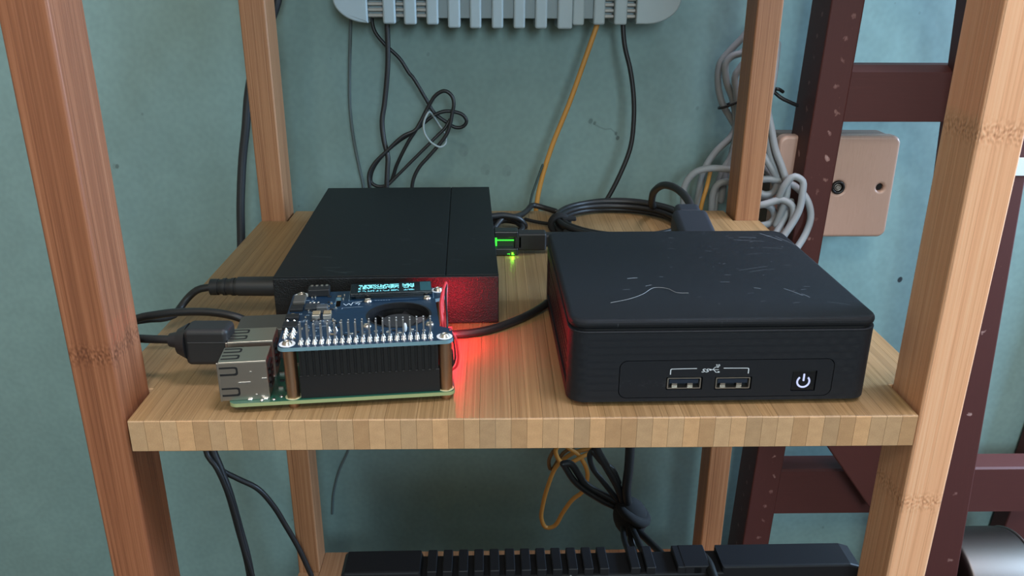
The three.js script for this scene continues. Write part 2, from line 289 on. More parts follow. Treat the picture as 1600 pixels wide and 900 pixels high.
  const pg = ext(ps, 2.4).translate(0, 0, (D2 - 2.4) * K); { const p = pg.attributes.position, uv = pg.attributes.uv; for (let i = 0; i < p.count; i++) uv.setXY(i, (p.getX(i) / K - px0) / (px1 - px0), (p.getY(i) / K - py0) / (py1 - py0)); }
  part('front_panel', pg, P(C(1, 1, 1), 0.5, { map: panelTex, bumpMap: grain(6), bumpScale: 0.00004, specularIntensity: 0.55 }), t, 'inset front panel with white print');
  const steel = M(C(0.5, 0.47, 0.42), 0.35, { metalness: 1 });
  for (const [a, b, c, d] of [[-21, 6.6, -7, 12.1], [-2.3, 6.4, 12, 12.0]]) {
    const s = rrect(a + 0.5, b + 0.4, c - 0.5, d - 0.4, 0.4); s.holes.push(rrect(a + 0.95, b + 0.85, c - 0.95, d - 0.85, 0.3, THREE.Path));
    const u = part('usb_socket', ext(s, 2.6).translate(0, 0, (D2 - 2.9) * K), steel, t);
    part('tongue', [span(a + 1.4, c - 1.4, d - 3.0, d - 1.4, D2 - 2.8, D2 - 0.8)], M(C(0.012, 0.022, 0.042), 0.4), u);
    part('contact', [span(a + 2.6, a + 4.6, b + 0.95, b + 2.3, D2 - 2.8, D2 - 1.2), span(c - 5.4, c - 3.4, b + 0.95, b + 2.3, D2 - 2.8, D2 - 1.2)], steel, u);
  }
  const btn = part('power_button', rbox(9.1, 8.4, 2, 0.3, 32.25, 9.8, D2 - 1.35), M(C(0.008, 0.009, 0.011), 0.25), t);
  const glow = new THREE.MeshStandardMaterial({ color: C(0.2, 0.22, 0.3), emissive: C(0.58, 0.64, 1), emissiveIntensity: 0.8 });
  part('power_symbol', [new THREE.TorusGeometry(2.35 * K, 0.36 * K, 8, 40, Math.PI * 1.55).rotateZ(Math.PI * 0.725).translate(32.2 * K, 9.4 * K, (D2 - 0.35) * K), rbox(0.7, 3.1, 0.5, 0.2, 32.2, 11.2, D2 - 0.3)], glow, btn, 'glowing white power symbol');
  // vents on the left side
  const vs = new THREE.Shape(); vs.moveTo(-49 * K, 6 * K); vs.lineTo(49 * K, 6 * K); vs.lineTo(49 * K, 26.5 * K); vs.lineTo(-49 * K, 26.5 * K); vs.closePath();
  for (let i = 0; i < 30; i++) for (let j = 0; j < 5; j++) { const x = -45 + i * 3.1 + (j % 2) * 1.2, y = 8.6 + j * 3.8, h = new THREE.Path(); h.absellipse(x * K, y * K, 1.0 * K, 1.35 * K, 0, Math.PI * 2, true); vs.holes.push(h); }
  part('side_vent', ext(vs, 1.0, 0, 1, 4).rotateY(-Math.PI / 2).translate((-W2 + 1.9) * K, 0, 0), shell, t, 'perforated side vent');
  part('rubber_foot', [-1, 1].flatMap((a) => [-1, 1].map((b) => cyl(4, 4.4, 1.6, a * 46, 0.8, b * 44))), dark, t);
}
{ // a stray hair on the lid
  const h = part(numbered('hair_strand'), tube([[33, 36.15, -24], [41, 36.15, -28], [47, 36.15, -33], [53, 36.2, -40], [58, 36.2, -39], [61, 36.15, -34.5], [65.5, 36.15, -34]], 0.09, 8, 5), M(C(0.28, 0.29, 0.29), 0.5), scene);
  h.userData = { label: 'thin pale hair curling across the black lid of the mini computer', category: 'hair' };
}

// ---------------------------------------------------------------- drive enclosure
{
  const t = thing('drive_enclosure', 'long flat black metal drive enclosure standing behind the circuit board stack', 'drive', [-64.2, 0, -169.5], 0.03);
  const L = 167, W = 103.5, H = 24.4;
  const spark = rng(31), sparkTex = dataTex(256, 256, () => { const k = spark(); return [k, k, k]; }); sparkTex.repeat.set(1 / 0.05, 1 / 0.05);
  const topTex = canvasTex(1024, 1024, (g, w, h) => {
    g.fillStyle = '#15191a'; g.fillRect(0, 0, w, h); const R = rng(9);
    for (let k = 0; k < 160; k++) { g.globalAlpha = 0.2 + R() * 0.3; g.fillStyle = '#39403f'; g.fillRect(R() * w, R() * h, 1 + R() * 2, 1 + R() * 3); }
    g.strokeStyle = '#6d7473'; const s = (x, y, dx, dy, a) => { g.globalAlpha = a; g.lineWidth = 2; g.beginPath(); g.moveTo(x * w, y * h); g.lineTo((x + dx) * w, (y + dy) * h); g.stroke(); };
    for (const [x, y, dx, dy] of [[0.52, 0.66, 0.05, 0], [0.53, 0.68, 0.05, -0.005], [0.68, 0.69, 0.06, 0.03], [0.88, 0.66, 0.02, 0.01], [0.78, 0.86, 0.06, 0.01], [0.6, 0.86, 0.05, 0.01], [0.56, 0.9, 0.04, 0], [0.22, 0.94, 0.1, 0.03], [0.2, 0.92, 0.08, 0], [0.3, 0.96, 0.05, 0], [0.12, 0.82, 0.1, 0.01], [0.55, 0.55, 0.02, 0.03], [0.3, 0.5, 0.04, 0.01]]) s(x, y, dx, dy, 0.5);
    for (let k = 0; k < 40; k++) s(R(), R(), R() * 0.03, R() * 0.01, 0.2);
    g.globalAlpha = 1;
  });
  const alu = P(C(0.006, 0.0065, 0.007), 0.46, { bumpMap: sparkTex, bumpScale: 0.00016, specularIntensity: 0.95 });
  const topM = P(C(1, 1, 1), 0.5, { map: topTex, specularIntensity: 0.5 });
  part('body', uvm(span(-W / 2, W / 2, 0.9, H - 1.3, -L / 2 + 1, L / 2 - 1.6)), alu, t);
  const seam = W / 2 - 24.5;
  const tp = (a, b) => { const g = uvm(rbox(b - a, 1.5, L - 2.2, 0.35, (a + b) / 2, H - 0.75, -0.4), 'z'); const p = g.attributes.position, uv = g.attributes.uv; for (let i = 0; i < p.count; i++) uv.setXY(i, p.getX(i) / (W * K) + 0.5, 0.5 - p.getZ(i) / (L * K)); return g; };
  part('top_plate', tp(-W / 2, seam - 0.2), topM, t); part('top_plate', tp(seam + 0.2, W / 2), topM, t);
  part('front_plate', uvm(rbox(W, H - 0.9, 1.8, 0.45, 0, (H - 0.9) / 2 + 0.4, L / 2 - 0.9)), alu, t);
  part('rear_plate', uvm(rbox(W, H - 0.9, 1.6, 0.4, 0, (H - 0.9) / 2 + 0.4, -L / 2 + 0.8)), alu, t);
  part('rubber_foot', [-1, 1].flatMap((a) => [-1, 1].map((b) => cyl(4, 4.3, 1.1, a * 42, 0.55, b * 72))), M(C(0.01, 0.01, 0.01), 0.8), t);
}

// ---------------------------------------------------------------- single board computer with its expansion board
{
  const t = thing('single_board_computer', 'green bare circuit board computer stacked under a blue expansion board with lit screen', 'computer', [-111.8, 0, -3.3], 0.1056);
  const R = rng(3);
  const green = P(css('#1c5140'), 0.35), greenEdge = M(css('#9aa878'), 0.6), metal = M(C(0.6, 0.55, 0.48), 0.34, { metalness: 1 }), gold = M(C(0.5, 0.31, 0.2), 0.4, { metalness: 1 });
  const solder = M(C(0.86, 0.88, 0.9), 0.22, { metalness: 1 }), black = M(C(0.007, 0.007, 0.008), 0.5), blackM = M(C(0.008, 0.009, 0.01), 0.42), white = M(css('#dfe6ea'), 0.5);
  const pl = (x, z) => [x, -z];                                                          // plan coordinates for shapes
  const bs = rrect(0, 0, 85, 56, 3);
  const bg = ext(bs, 1.5, 0, 1, 6).rotateX(-Math.PI / 2).translate(0, 2.6 * K, 0);
  const pcb = part('circuit_board', bg, [green, greenEdge], t);
  for (const [x, z] of [[23.5, -3.5], [81.5, -3.5], [23.5, -52.5], [81.5, -52.5]]) {
    part('pad', cyl(3.1, 3.1, 0.1, x, 4.13, z), M(css('#c8c9a0'), 0.4), pcb);
    const s = part('standoff', new THREE.CylinderGeometry(2.65 * K, 2.65 * K, 20.2 * K, 6).rotateY(0.3).translate(x * K, 14.3 * K, z * K), gold, t, 'copper coloured hexagonal standoff');
    part('foot_screw', cyl(2.5, 2.1, 2.6, x, 1.3, z, 16), gold, s);
  }
  for (let k = 0; k < 16; k++) part('chip', span(0, 1 + R() * 1.4, 0, 0.7, 0, 0.8).translate((15.5 + R() * 8) * K, 4.1 * K, (-8 - R() * 34) * K), k % 3 ? black : metal, pcb);
  part('solder_blob', [[16.4, -1.6], [12, -1.2], [19, -3.5]].map(([x, z]) => new THREE.SphereGeometry(0.8 * K, 10, 8).scale(1, 0.6, 1).translate(x * K, 4.3 * K, z * K)), solder, pcb);
  part('processor', [rbox(14, 2, 14, 0.3, 45, 5.1, -28)], metal, pcb);
  // twin sockets: folded steel shells with sprung tabs
  const tabShape = () => { const s = new THREE.Shape(); s.moveTo(0, 0); s.lineTo(5.4 * K, 0); s.quadraticCurveTo(6.6 * K, 0, 6.6 * K, 1.2 * K); s.lineTo(6.6 * K, 2.6 * K); s.quadraticCurveTo(6.6 * K, 3.6 * K, 5.4 * K, 3.6 * K); s.lineTo(0, 3.6 * K); s.lineTo(0, 2.9 * K); s.lineTo(5 * K, 2.9 * K); s.quadraticCurveTo(5.9 * K, 2.9 * K, 5.9 * K, 2.2 * K); s.lineTo(5.9 * K, 1.5 * K); s.quadraticCurveTo(5.9 * K, 0.8 * K, 5 * K, 0.8 * K); s.lineTo(0, 0.8 * K); s.closePath(); return s; };
  const usb = (zc, label) => {
    const y0 = 4.1, y1 = 20.2, z1 = zc + 6.6, z0 = zc - 6.6, xl = -2.6, xr = 14.9;
    const u = part('usb_port', [span(xl, xr, y1 - 0.5, y1, z0, z1, 0.2), span(xl, xr, y0, y1 - 0.35, z1 - 0.5, z1, 0.2), span(xl, xr, y0, y1 - 0.35, z0, z0 + 0.5), span(xr - 0.5, xr, y0, y1 - 0.4, z0 + 0.4, z1 - 0.4), span(xl, xr, y0, y0 + 0.4, z0 + 0.3, z1 - 0.3), span(xl - 0.6, xl + 0.2, y0, y1, z1 - 0.1, z1 + 0.5, 0.25), rbox(17.3, 0.55, 0.55, 0.26, 6.2, y1 - 0.2, z1 - 0.15)], metal, t, label);
    part('inner_block', [span(xl + 6, xr - 0.5, y0 + 0.5, y1 - 0.6, z0 + 0.5, z1 - 0.5), span(xl + 0.6, xl + 6, 11.2, 13.0, z0 + 0.5, z1 - 0.5), span(xl + 0.8, xl + 6, 7, 8.6, z0 + 1.6, z1 - 1.6), span(xl + 0.8, xl + 6, 15.4, 17, z0 + 1.6, z1 - 1.6)], black, u);
    for (const y of [6.0, 14.6]) part('spring_tab', ext(tabShape(), 0.12).translate((xl + 0.3) * K, y * K, z1 * K), black, u);
    for (const z of [zc - 3.4, zc + 2.4]) part('spring_tab', ext(tabShape(), 0.12).rotateX(-Math.PI / 2).translate((xl + 0.6) * K, y1 * K, (z + 1.8) * K), black, u);
    part('stamped_slot', [span(4, 8.4, 11.2, 11.7, z1, z1 + 0.25), span(12.6, 14.4, 12.6, 13, z1, z1 + 0.25), span(8.6, 9.3, 15.6, 16, z1, z1 + 0.25), span(9.8, 10.5, 6, 6.4, z1, z1 + 0.25)], solder, u);
    part('solder_pin', [[7.6, 0], [13.4, 0]].map(([x]) => rbox(2.0, 1.0, 1.0, 0.45, x, 4.3, z1 + 0.3)), solder, u);
    for (let k = 0; k < 4; k++) part('contact', [span(xr, xr + 0.9, 8 + k * 2.8, 9.6 + k * 2.8, zc - 1, zc + 4.8)], k % 2 ? black : blackM, u);
  };
  usb(-9.2, 'empty twin socket nearest the shelf edge'); usb(-27.2, 'twin socket holding the black plug');
  const dull = M(C(0.16, 0.155, 0.14), 0.5, { metalness: 0.85 });
  const eth = part('ethernet_port', [span(-2.6, 18.6, 16.9, 17.5, -53.7, -37.7, 0.2), span(-2.6, 18.6, 4.1, 17.2, -38.3, -37.7, 0.2), span(-2.6, 18.6, 4.1, 17.2, -53.7, -53.1), span(18, 18.6, 4.1, 17, -53.2, -38.2)], dull, t, 'dull grey network socket shell');
  part('inner_block', [span(8, 17.9, 4.3, 16.8, -53, -38.4), span(-2.2, 8, 4.3, 5.6, -53, -38.4)], black, eth);
  part('stamped_slot', [span(5, 14.5, 17.5, 17.7, -38.2, -37.7)], solder, eth);
  // black stacking header under the expansion board: a plain socket below, ribbed spacer above
  const hd = part('pin_header', [span(26.6, 79.2, 4.1, 13.6, -6.2, -1.25, 0.2), span(27, 78.8, 13.2, 24.2, -5.7, -1.7)], black, t);
  for (let k = 0; k < 20; k++) part('header_rib', [rbox(1.75, 10.6, 0.9, 0.25, 28.6 + k * 2.54, 18.7, -1.35)], blackM, hd);
  // cooling fan in the opening
  const fan = new THREE.Group(); fan.name = 'fan'; t.add(fan);
  const fr = new THREE.Shape(); fr.absarc(0, 0, 15 * K, 0, Math.PI * 2, false); { const h = new THREE.Path(); h.absarc(0, 0, 13.3 * K, 0, Math.PI * 2, true); fr.holes.push(h); }
  const fx = 64.3, fz = -27.2;
  part('fan_frame', ext(fr, 7.5, 0, 1, 32).rotateX(-Math.PI / 2).translate(fx * K, 16.6 * K, fz * K), black, fan);
  part('fan_hub', [cyl(7.0, 7.0, 6, fx, 20.4, fz, 32)], M(C(0.03, 0.031, 0.033), 0.5), fan);
  const bl = []; for (let k = 0; k < 7; k++) { const g = new THREE.BoxGeometry(6.4 * K, 0.5 * K, 6.6 * K, 4, 1, 1); g.rotateX(0.62).translate(9.6 * K, 0, 0).rotateY((k * 2 * Math.PI) / 7 + 0.3).translate(fx * K, 20.2 * K, fz * K); bl.push(g); }
  for (const g of bl) part('fan_blade', g, M(C(0.02, 0.02, 0.022), 0.35), fan);
  { const r = new THREE.Shape(); r.absarc(0, 0, 13.15 * K, 0, Math.PI * 2, false); const h = new THREE.Path(); h.absarc(0, 0, 12.3 * K, 0, Math.PI * 2, true); r.holes.push(h); part('fan_rim', ext(r, 2.2, 0, 1, 32).rotateX(-Math.PI / 2).translate(fx * K, 23.9 * K, fz * K), black, fan); }
  part('fan_base', cyl(14.8, 14.8, 0.8, fx, 16.2, fz, 32), black, fan);

  // blue expansion board
  const hs = new THREE.Shape(), pts = [[22.5, 0], [81.7, 0]];
  hs.moveTo(22.5 * K, 0); hs.lineTo(81.7 * K, 0); hs.absarc(81.7 * K, 3 * K, 3 * K, -Math.PI / 2, 0, false); hs.lineTo(84.7 * K, 9 * K); hs.lineTo(84.7 * K, 10.8 * K); hs.lineTo(80.2 * K, 13.5 * K); hs.lineTo(79.6 * K, 42.5 * K); hs.lineTo(83 * K, 44 * K); hs.lineTo(84.7 * K, 47 * K);
  hs.lineTo(84.7 * K, 53 * K); hs.absarc(81.7 * K, 53 * K, 3 * K, 0, Math.PI / 2, false); hs.lineTo(22.5 * K, 56 * K); hs.absarc(22.5 * K, 53 * K, 3 * K, Math.PI / 2, Math.PI, false); hs.lineTo(19.5 * K, 3 * K); hs.absarc(22.5 * K, 3 * K, 3 * K, Math.PI, 1.5 * Math.PI, false);
  { const h = new THREE.Path(); h.absarc(fx * K, -fz * K, 13.2 * K, 0, Math.PI * 2, true); hs.holes.push(h); const q = rrect(38.0, 38.5, 40.2, 49, 0.8, THREE.Path); hs.holes.push(q); }
  const hatTex = canvasTex(1024, 1024, (g, w, h) => {                                     // blue solder mask with white print and fine traces; tile = 66 x 58 mm from (19, 0)
    g.fillStyle = '#0e2a41'; g.fillRect(0, 0, w, h);
    const X = (x) => ((x - 19) / 66) * w, Y = (z) => (1 - z / 58) * h, q = rng(21);
    g.strokeStyle = '#173a55'; g.lineWidth = 2.5; for (let k = 0; k < 90; k++) { g.globalAlpha = 0.7; const a = 20 + q() * 32, b = q() * 56; g.beginPath(); g.moveTo(X(a), Y(b)); g.lineTo(X(a + q() * 7), Y(b)); g.lineTo(X(a + 5 + q() * 4), Y(b + q() * 8 - 4)); g.stroke(); }
    g.globalAlpha = 1; g.strokeStyle = '#c6d6e0'; g.lineWidth = 6;
    g.beginPath(); for (const [k, p] of [[41.4, 41.6], [42.6, 39.6], [43.6, 41.6], [44.6, 39.6], [45.2, 42.4], [48.6, 43.2], [47.4, 42.2], [46.4, 41], [48.2, 41.2], [47.6, 39.4]].entries()) g[k ? 'lineTo' : 'moveTo'](X(p[0]), Y(p[1])); g.stroke();
    g.lineWidth = 2.5; g.beginPath(); g.moveTo(X(41.2), Y(35.6)); g.lineTo(X(41.2), Y(37)); g.lineTo(X(49.6), Y(37.4)); g.stroke();
    g.fillStyle = '#c6d6e0'; for (let k = 0; k < 6; k++) g.fillRect(X(54.5 + k * 1.1), Y(43.8), 9, 5);
    g.lineWidth = 3; for (let k = 0; k < 34; k++) { g.globalAlpha = 0.75; g.strokeRect(X(21 + q() * 18), Y(8 + q() * 44), 6 + q() * 22, 6 + q() * 16); }
    for (let k = 0; k < 24; k++) { g.fillRect(X(30 + q() * 46), Y(7 + q() * 6), 4 + q() * 14, 4 + q() * 4); } g.globalAlpha = 1;
    g.strokeStyle = '#7f9ab0'; g.lineWidth = 3; g.strokeRect(X(43.5), Y(57), X(79) - X(43.5), Y(44) - Y(57));
  });
  const hg = ext(hs, 1.5, 0, 1, 24).rotateX(-Math.PI / 2).translate(0, 24.5 * K, 0); { const p = hg.attributes.position, uv = hg.attributes.uv; for (let i = 0; i < p.count; i++) uv.setXY(i, (p.getX(i) / K - 19) / 66, -p.getZ(i) / K / 58); }
  const hat = part('expansion_board', hg, [P(C(1, 1, 1), 0.38, { map: hatTex }), M(css('#6f93a0'), 0.5)], t, 'blue expansion board with white print');
  const Y = 26;
  for (const [x, z] of [[23.0, -3.6], [81.5, -3.6], [23.2, -52.8], [81.3, -52.6]]) {
    part('pad', cyl(3.0, 3.0, 0.12, x, Y + 0.06, z, 28), white, hat, 'white ring round screw');
    part('screw', [cyl(1.55, 2.0, 0.9, x, Y + 0.55, z, 20), at(new THREE.TorusGeometry(1.0 * K, 0.32 * K, 8, 16).rotateX(Math.PI / 2), x, Y + 1.0, z)], metal, hat);
  }
  for (const [x, z] of [[51.4, -43.2], [76.2, -43.6], [52, -16.8], [76.3, -15.6]]) part('screw', [at(new THREE.SphereGeometry(1.7 * K, 16, 8, 0, Math.PI * 2, 0, Math.PI / 2).scale(1, 0.7, 1), x, Y, z), box(2.2, 0.3, 0.4, x, Y + 1.15, z)], metal, hat);
  const pinG = merge([rbox(0.62, 8.2, 0.62, 0.14, 0, 4.1, 0)]), blobG = merge([new THREE.LatheGeometry([[0.02, 1.9], [0.45, 1.6], [0.6, 1.0], [0.95, 0.35], [1.05, 0]].map(([a, b]) => new THREE.Vector2(a * K, b * K)).reverse(), 14)]);
  const pinM = M(C(0.5, 0.5, 0.5), 0.4, { metalness: 1 });
  for (let k = 0; k < 20; k++) for (const z of [-2.9, -5.4]) {
    const a = part('header_pin', pinG, pinM, hat), b = part('solder_joint', blobG, solder, hat);
    a.position.set((28 + k * 2.54) * K, Y * K, z * K); b.position.copy(a.position);
  }
  for (const [x, z] of [[21.4, -9.4], [24.2, -9.4], [21.4, -12], [24.2, -12], [21.4, -14.4], [24.2, -14.4], [21, -22.5], [23.6, -22.5], [37.6, -14], [40, -14]]) { const b = part('solder_joint', blobG, solder, hat); b.position.set(x * K, Y * K, z * K); }
  // small screen
  const scr = part('display_screen', [rbox(34.5, 1.6, 12.2, 0.25, 61.2, Y + 1.9, -51.4), span(46, 76, Y, Y + 1.2, -56, -47)], P(C(0.006, 0.01, 0.013), 0.12), t, 'small display with glowing teal dots');
  part('flex_tail', span(73.5, 78.2, Y + 2.72, Y + 2.8, -56.6, -46.2), M(css('#28545a'), 0.3), scr);
  { const q = rng(12), a = [], b = [];
    const seg = (list, x, z, w, d) => list.push(box(w, 0.06, d, x, Y + 2.76, z));
    let x = 47.6; for (let c = 0; c < 13; c++) { if (c === 10) x += 1.4; for (let r = 0; r < 6; r++) { const z = -54.9 + r * 0.85; for (const dx of [0, 0.55, 1.1]) if (q() < (r === 2 || r === 4 ? 0.45 : 0.68)) seg(a, x + dx, z, 0.5, 0.62); } x += 1.72; }
    x = 47.6; for (let c = 0; c < 13; c++) { if (c === 10) x += 1.4; for (let r = 0; r < 2; r++) for (const dx of [0, 0.55, 1.1]) if (q() < 0.6) seg(b, x + dx, -48.3 + r * 0.75, 0.5, 0.55); x += 1.72; }
    const teal = new THREE.MeshStandardMaterial({ color: C(0.1, 0.3, 0.35), emissive: C(0.28, 0.95, 1.0), emissiveIntensity: 0.9 });
    const teal2 = new THREE.MeshStandardMaterial({ color: C(0.1, 0.3, 0.35), emissive: C(0.18, 0.7, 0.8), emissiveIntensity: 0.7 });
    part('lit_text', a, teal, scr); part('lit_text', b, teal2, scr); }
  // small components on the board
  const tan = M(css('#8f7f63'), 0.5), grey = M(css('#5b5f62'), 0.45, { metalness: 0.5 });
  part('socket', [rbox(9, 3.2, 6, 0.4, 30.6, Y + 1.6, -53.6)], black, hat); for (let k = 0; k < 4; k++) part('contact', span(27 + k * 2.1, 28 + k * 2.1, Y + 3.1, Y + 3.4, -56.4, -55.4), metal, hat);
  part('chip', rbox(5.2, 1.2, 5, 0.2, 22.9, Y + 0.6, -37.2), black, hat); part('chip', rbox(6.0, 1, 6, 0.2, 29.2, Y + 0.5, -38.6), M(C(0.02, 0.025, 0.03), 0.4), hat);
  part('chip', rbox(5.2, 1.6, 3.8, 0.2, 22.3, Y + 0.8, -27.5), black, hat); part('chip', rbox(5.6, 1.6, 5.5, 0.2, 22.4, Y + 0.8, -19), black, hat); part('coil', rbox(5, 1.6, 8, 0.4, 23.2, Y + 0.8, -46), M(css('#4d4a44'), 0.5), hat);
  for (const [x, z] of [[31.6, -28.2], [35.9, -28.2]]) { part('capacitor', rbox(3.1, 2.0, 4.6, 0.3, x, Y + 1, z), tan, hat); part('capacitor_end', rbox(3.15, 2.05, 1.3, 0.2, x, Y + 1, z + 2.2), metal, hat); }
  part('inductor', rbox(4.6, 3, 3.4, 0.4, 33.6, Y + 1.5, -33.2), grey, hat);
  for (let k = 0; k < 44; k++) { const x = 21.5 + R() * 20, z = -8 - R() * 44; const b = part('resistor', rbox(0.8 + R(), 0.5, 0.6, 0.1, 0, 0.25, 0), [black, metal, tan, metal][k % 4], hat); b.position.set(x * K, Y * K, z * K); b.rotation.y = k % 2 ? Math.PI / 2 : 0; }
  for (let k = 0; k < 14; k++) { const b = part('resistor', rbox(1.4, 0.5, 0.7, 0.1, 0, 0.25, 0), k % 2 ? metal : black, hat); b.position.set((44 + k * 2.3) * K, Y * K, (-8.6 - (k % 3) * 1.3) * K); }
  for (let k = 0; k < 3; k++) part('contact', rbox(0.9, 0.4, 1.1, 0.15, 28 + k * 1.6, Y + 1.0, -42), solder, hat);
  part('dust_fluff', [at(new THREE.IcosahedronGeometry(0.9 * K, 1).scale(0.8, 2.2, 0.8), 66.8, Y + 3.2, -6.6)], white, hat);
  // red fan lead looping through the notch, and the wires at the near corner
  const red = M(C(0.55, 0.03, 0.04), 0.4), loc = (a) => a;
  part('red_lead', [tube([[81.6, 17, -21], [81.5, 24, -22], [81.4, 29.5, -28], [83.4, 33.8, -37], [84.3, 34.3, -39.5], [84.2, 31, -38], [83.2, 24, -27], [82.4, 17, -21]], 0.65, 10), tube([[82.4, 16.5, -24], [82.2, 23, -24], [82, 28.5, -27], [83, 32.6, -35]], 0.5, 10)], red, t);
  part('black_lead', tube([[83.2, 16.5, -19], [83.4, 23, -20], [83.8, 31, -34], [84.4, 33.6, -39]], 0.4, 8), black, t);
  part('red_lead', tube([[84, 25.8, -9.5], [85.8, 23.5, -8.4], [86.6, 19, -7.8], [86.8, 14.5, -7.4], [85.9, 11.2, -7.2], [83.6, 9.6, -7.6], [80.5, 9.2, -8.2]], 0.5, 10), red, t);
  part('black_lead', tube([[83.6, 25.8, -10.5], [84.9, 22.5, -9.2], [85.6, 18, -8.6], [85.6, 14, -8.2], [84.2, 11, -8.2], [80.5, 10.2, -9]], 0.4, 10), black, t);
  part('fan_socket', rbox(3.6, 5, 4.4, 0.4, 83.2, 14.6, -9.2), black, t);
  part('power_socket', [rbox(6.5, 4.2, 8, 0.5, 82.2, 6.2, -50)], black, t);
  // red power light at the far right corner of the green board
  const led = part('power_light', rbox(1.6, 1.2, 1.4, 0.25, 86.1, 8.6, -50.5), new THREE.MeshStandardMaterial({ color: C(0.5, 0.02, 0.02), emissive: C(1, 0.02, 0.03), emissiveIntensity: 3 }), t, 'glowing red indicator light');
  const rl = new THREE.PointLight(C(1, 0.002, 0.03), 0.0052, 0.6, 2); rl.name = 'red_indicator_light'; rl.position.set(86.1 * K, 8.6 * K, -50.5 * K); rl.castShadow = true; rl.shadow.radius = 0.03; t.add(rl);
}

// ---------------------------------------------------------------- cables
const rubber = (k = 0.012, r = 0.45) => M(C(k, k * 1.04, k * 1.1), r);
const rub = rubber(), rub2 = rubber(0.016, 0.5);
function cable(name, label, category, strands, r, material, parent) {                      // strands: lists of points in millimetres
  const t = thing(name, label, category);
  for (const s of strands) part('cord', tube(s, r, 8), material, t);
  return t;
}
const WALLY = {
  greyThin: [[-108.4, 128, -322], [-112.2, 85.7, -322.4], [-113.3, 63.5, -322.7], [-112.1, 40.8, -323.1], [-109.3, 19.7, -323.5], [-107.4, 5.3, -323.8], [-111.5, -46.9, -324.2], [-123.8, -167.2, -324.5], [-132.7, -215.3, -324.9], [-142.2, -237.2, -325.3], [-148.7, -259.6, -325.6], [-151.4, -280.7, -326]],
  blackA: [[-82.9, 128, -312], [-83.7, 95.7, -310.3], [-86.9, 70.2, -308.5], [-89.1, 57.3, -306.7], [-88.2, 44.3, -305], [-85.9, 33.4, -303.3], [-86.6, 22.5, -301.5], [-87.5, 9.1, -299.8], [-88, -4.4, -298], [-88, -60, -296]],
  orange: [[59.7, 128, -308], [50.6, 100.6, -306.7], [40.5, 70.9, -305.3], [28.7, 40.1, -304], [21.5, 15.2, -302.7], [18.5, -3.1, -301.3], [17.8, -48.9, -300], [26.1, -121.1, -298.7], [42.7, -170, -297.3], [62, -190, -296], [65.6, -197.8, -296], [50.4, -203.3, -295.5], [37.9, -214.8, -295.1], [31.1, -233.7, -294.6], [27.3, -251.8, -294.2], [26.4, -264, -293.7], [30.2, -272.6, -293.2], [37, -271, -292.8], [44, -256.9, -292.3], [51.4, -244.3, -291.8], [58.9, -236.7, -291.4], [62.3, -219.5, -290.9], [55, -202.5, -290.5], [42.2, -190, -290], [55, -180, -290], [72.7, -192, -292], [55.1, -203, -288], [42.5, -208.4, -288], [36.1, -195, -288], [50, -185, -288], [66, -190, -288]],
  green: [[22.4, 28.3, -300], [18.1, 16.2, -298.7], [14.6, 5, -297.3], [12.9, -8.7, -296], [14, -60, -295]],
  blackC: [[74.6, 128, -310], [76.9, 108.9, -308.3], [81.5, 92.3, -306.7], [84.4, 75.3, -305], [85.2, 58.1, -303.3], [83.7, 40.6, -301.7], [77.6, 22.8, -300], [68.3, 3.8, -298.3], [60.4, -6.6, -296.7], [59.1, -37.3, -295], [60, -120, -294]],
};
cable('network_cable', 'thin grey cable hanging down the wall from the left end of the pale router', 'cable', [WALLY.greyThin], 1.15, M(C(0.09, 0.12, 0.12), 0.6));
cable('power_cable', 'thick black cable hanging straight from the pale router past the tied coil', 'cable', [WALLY.blackA], 1.75, rub);
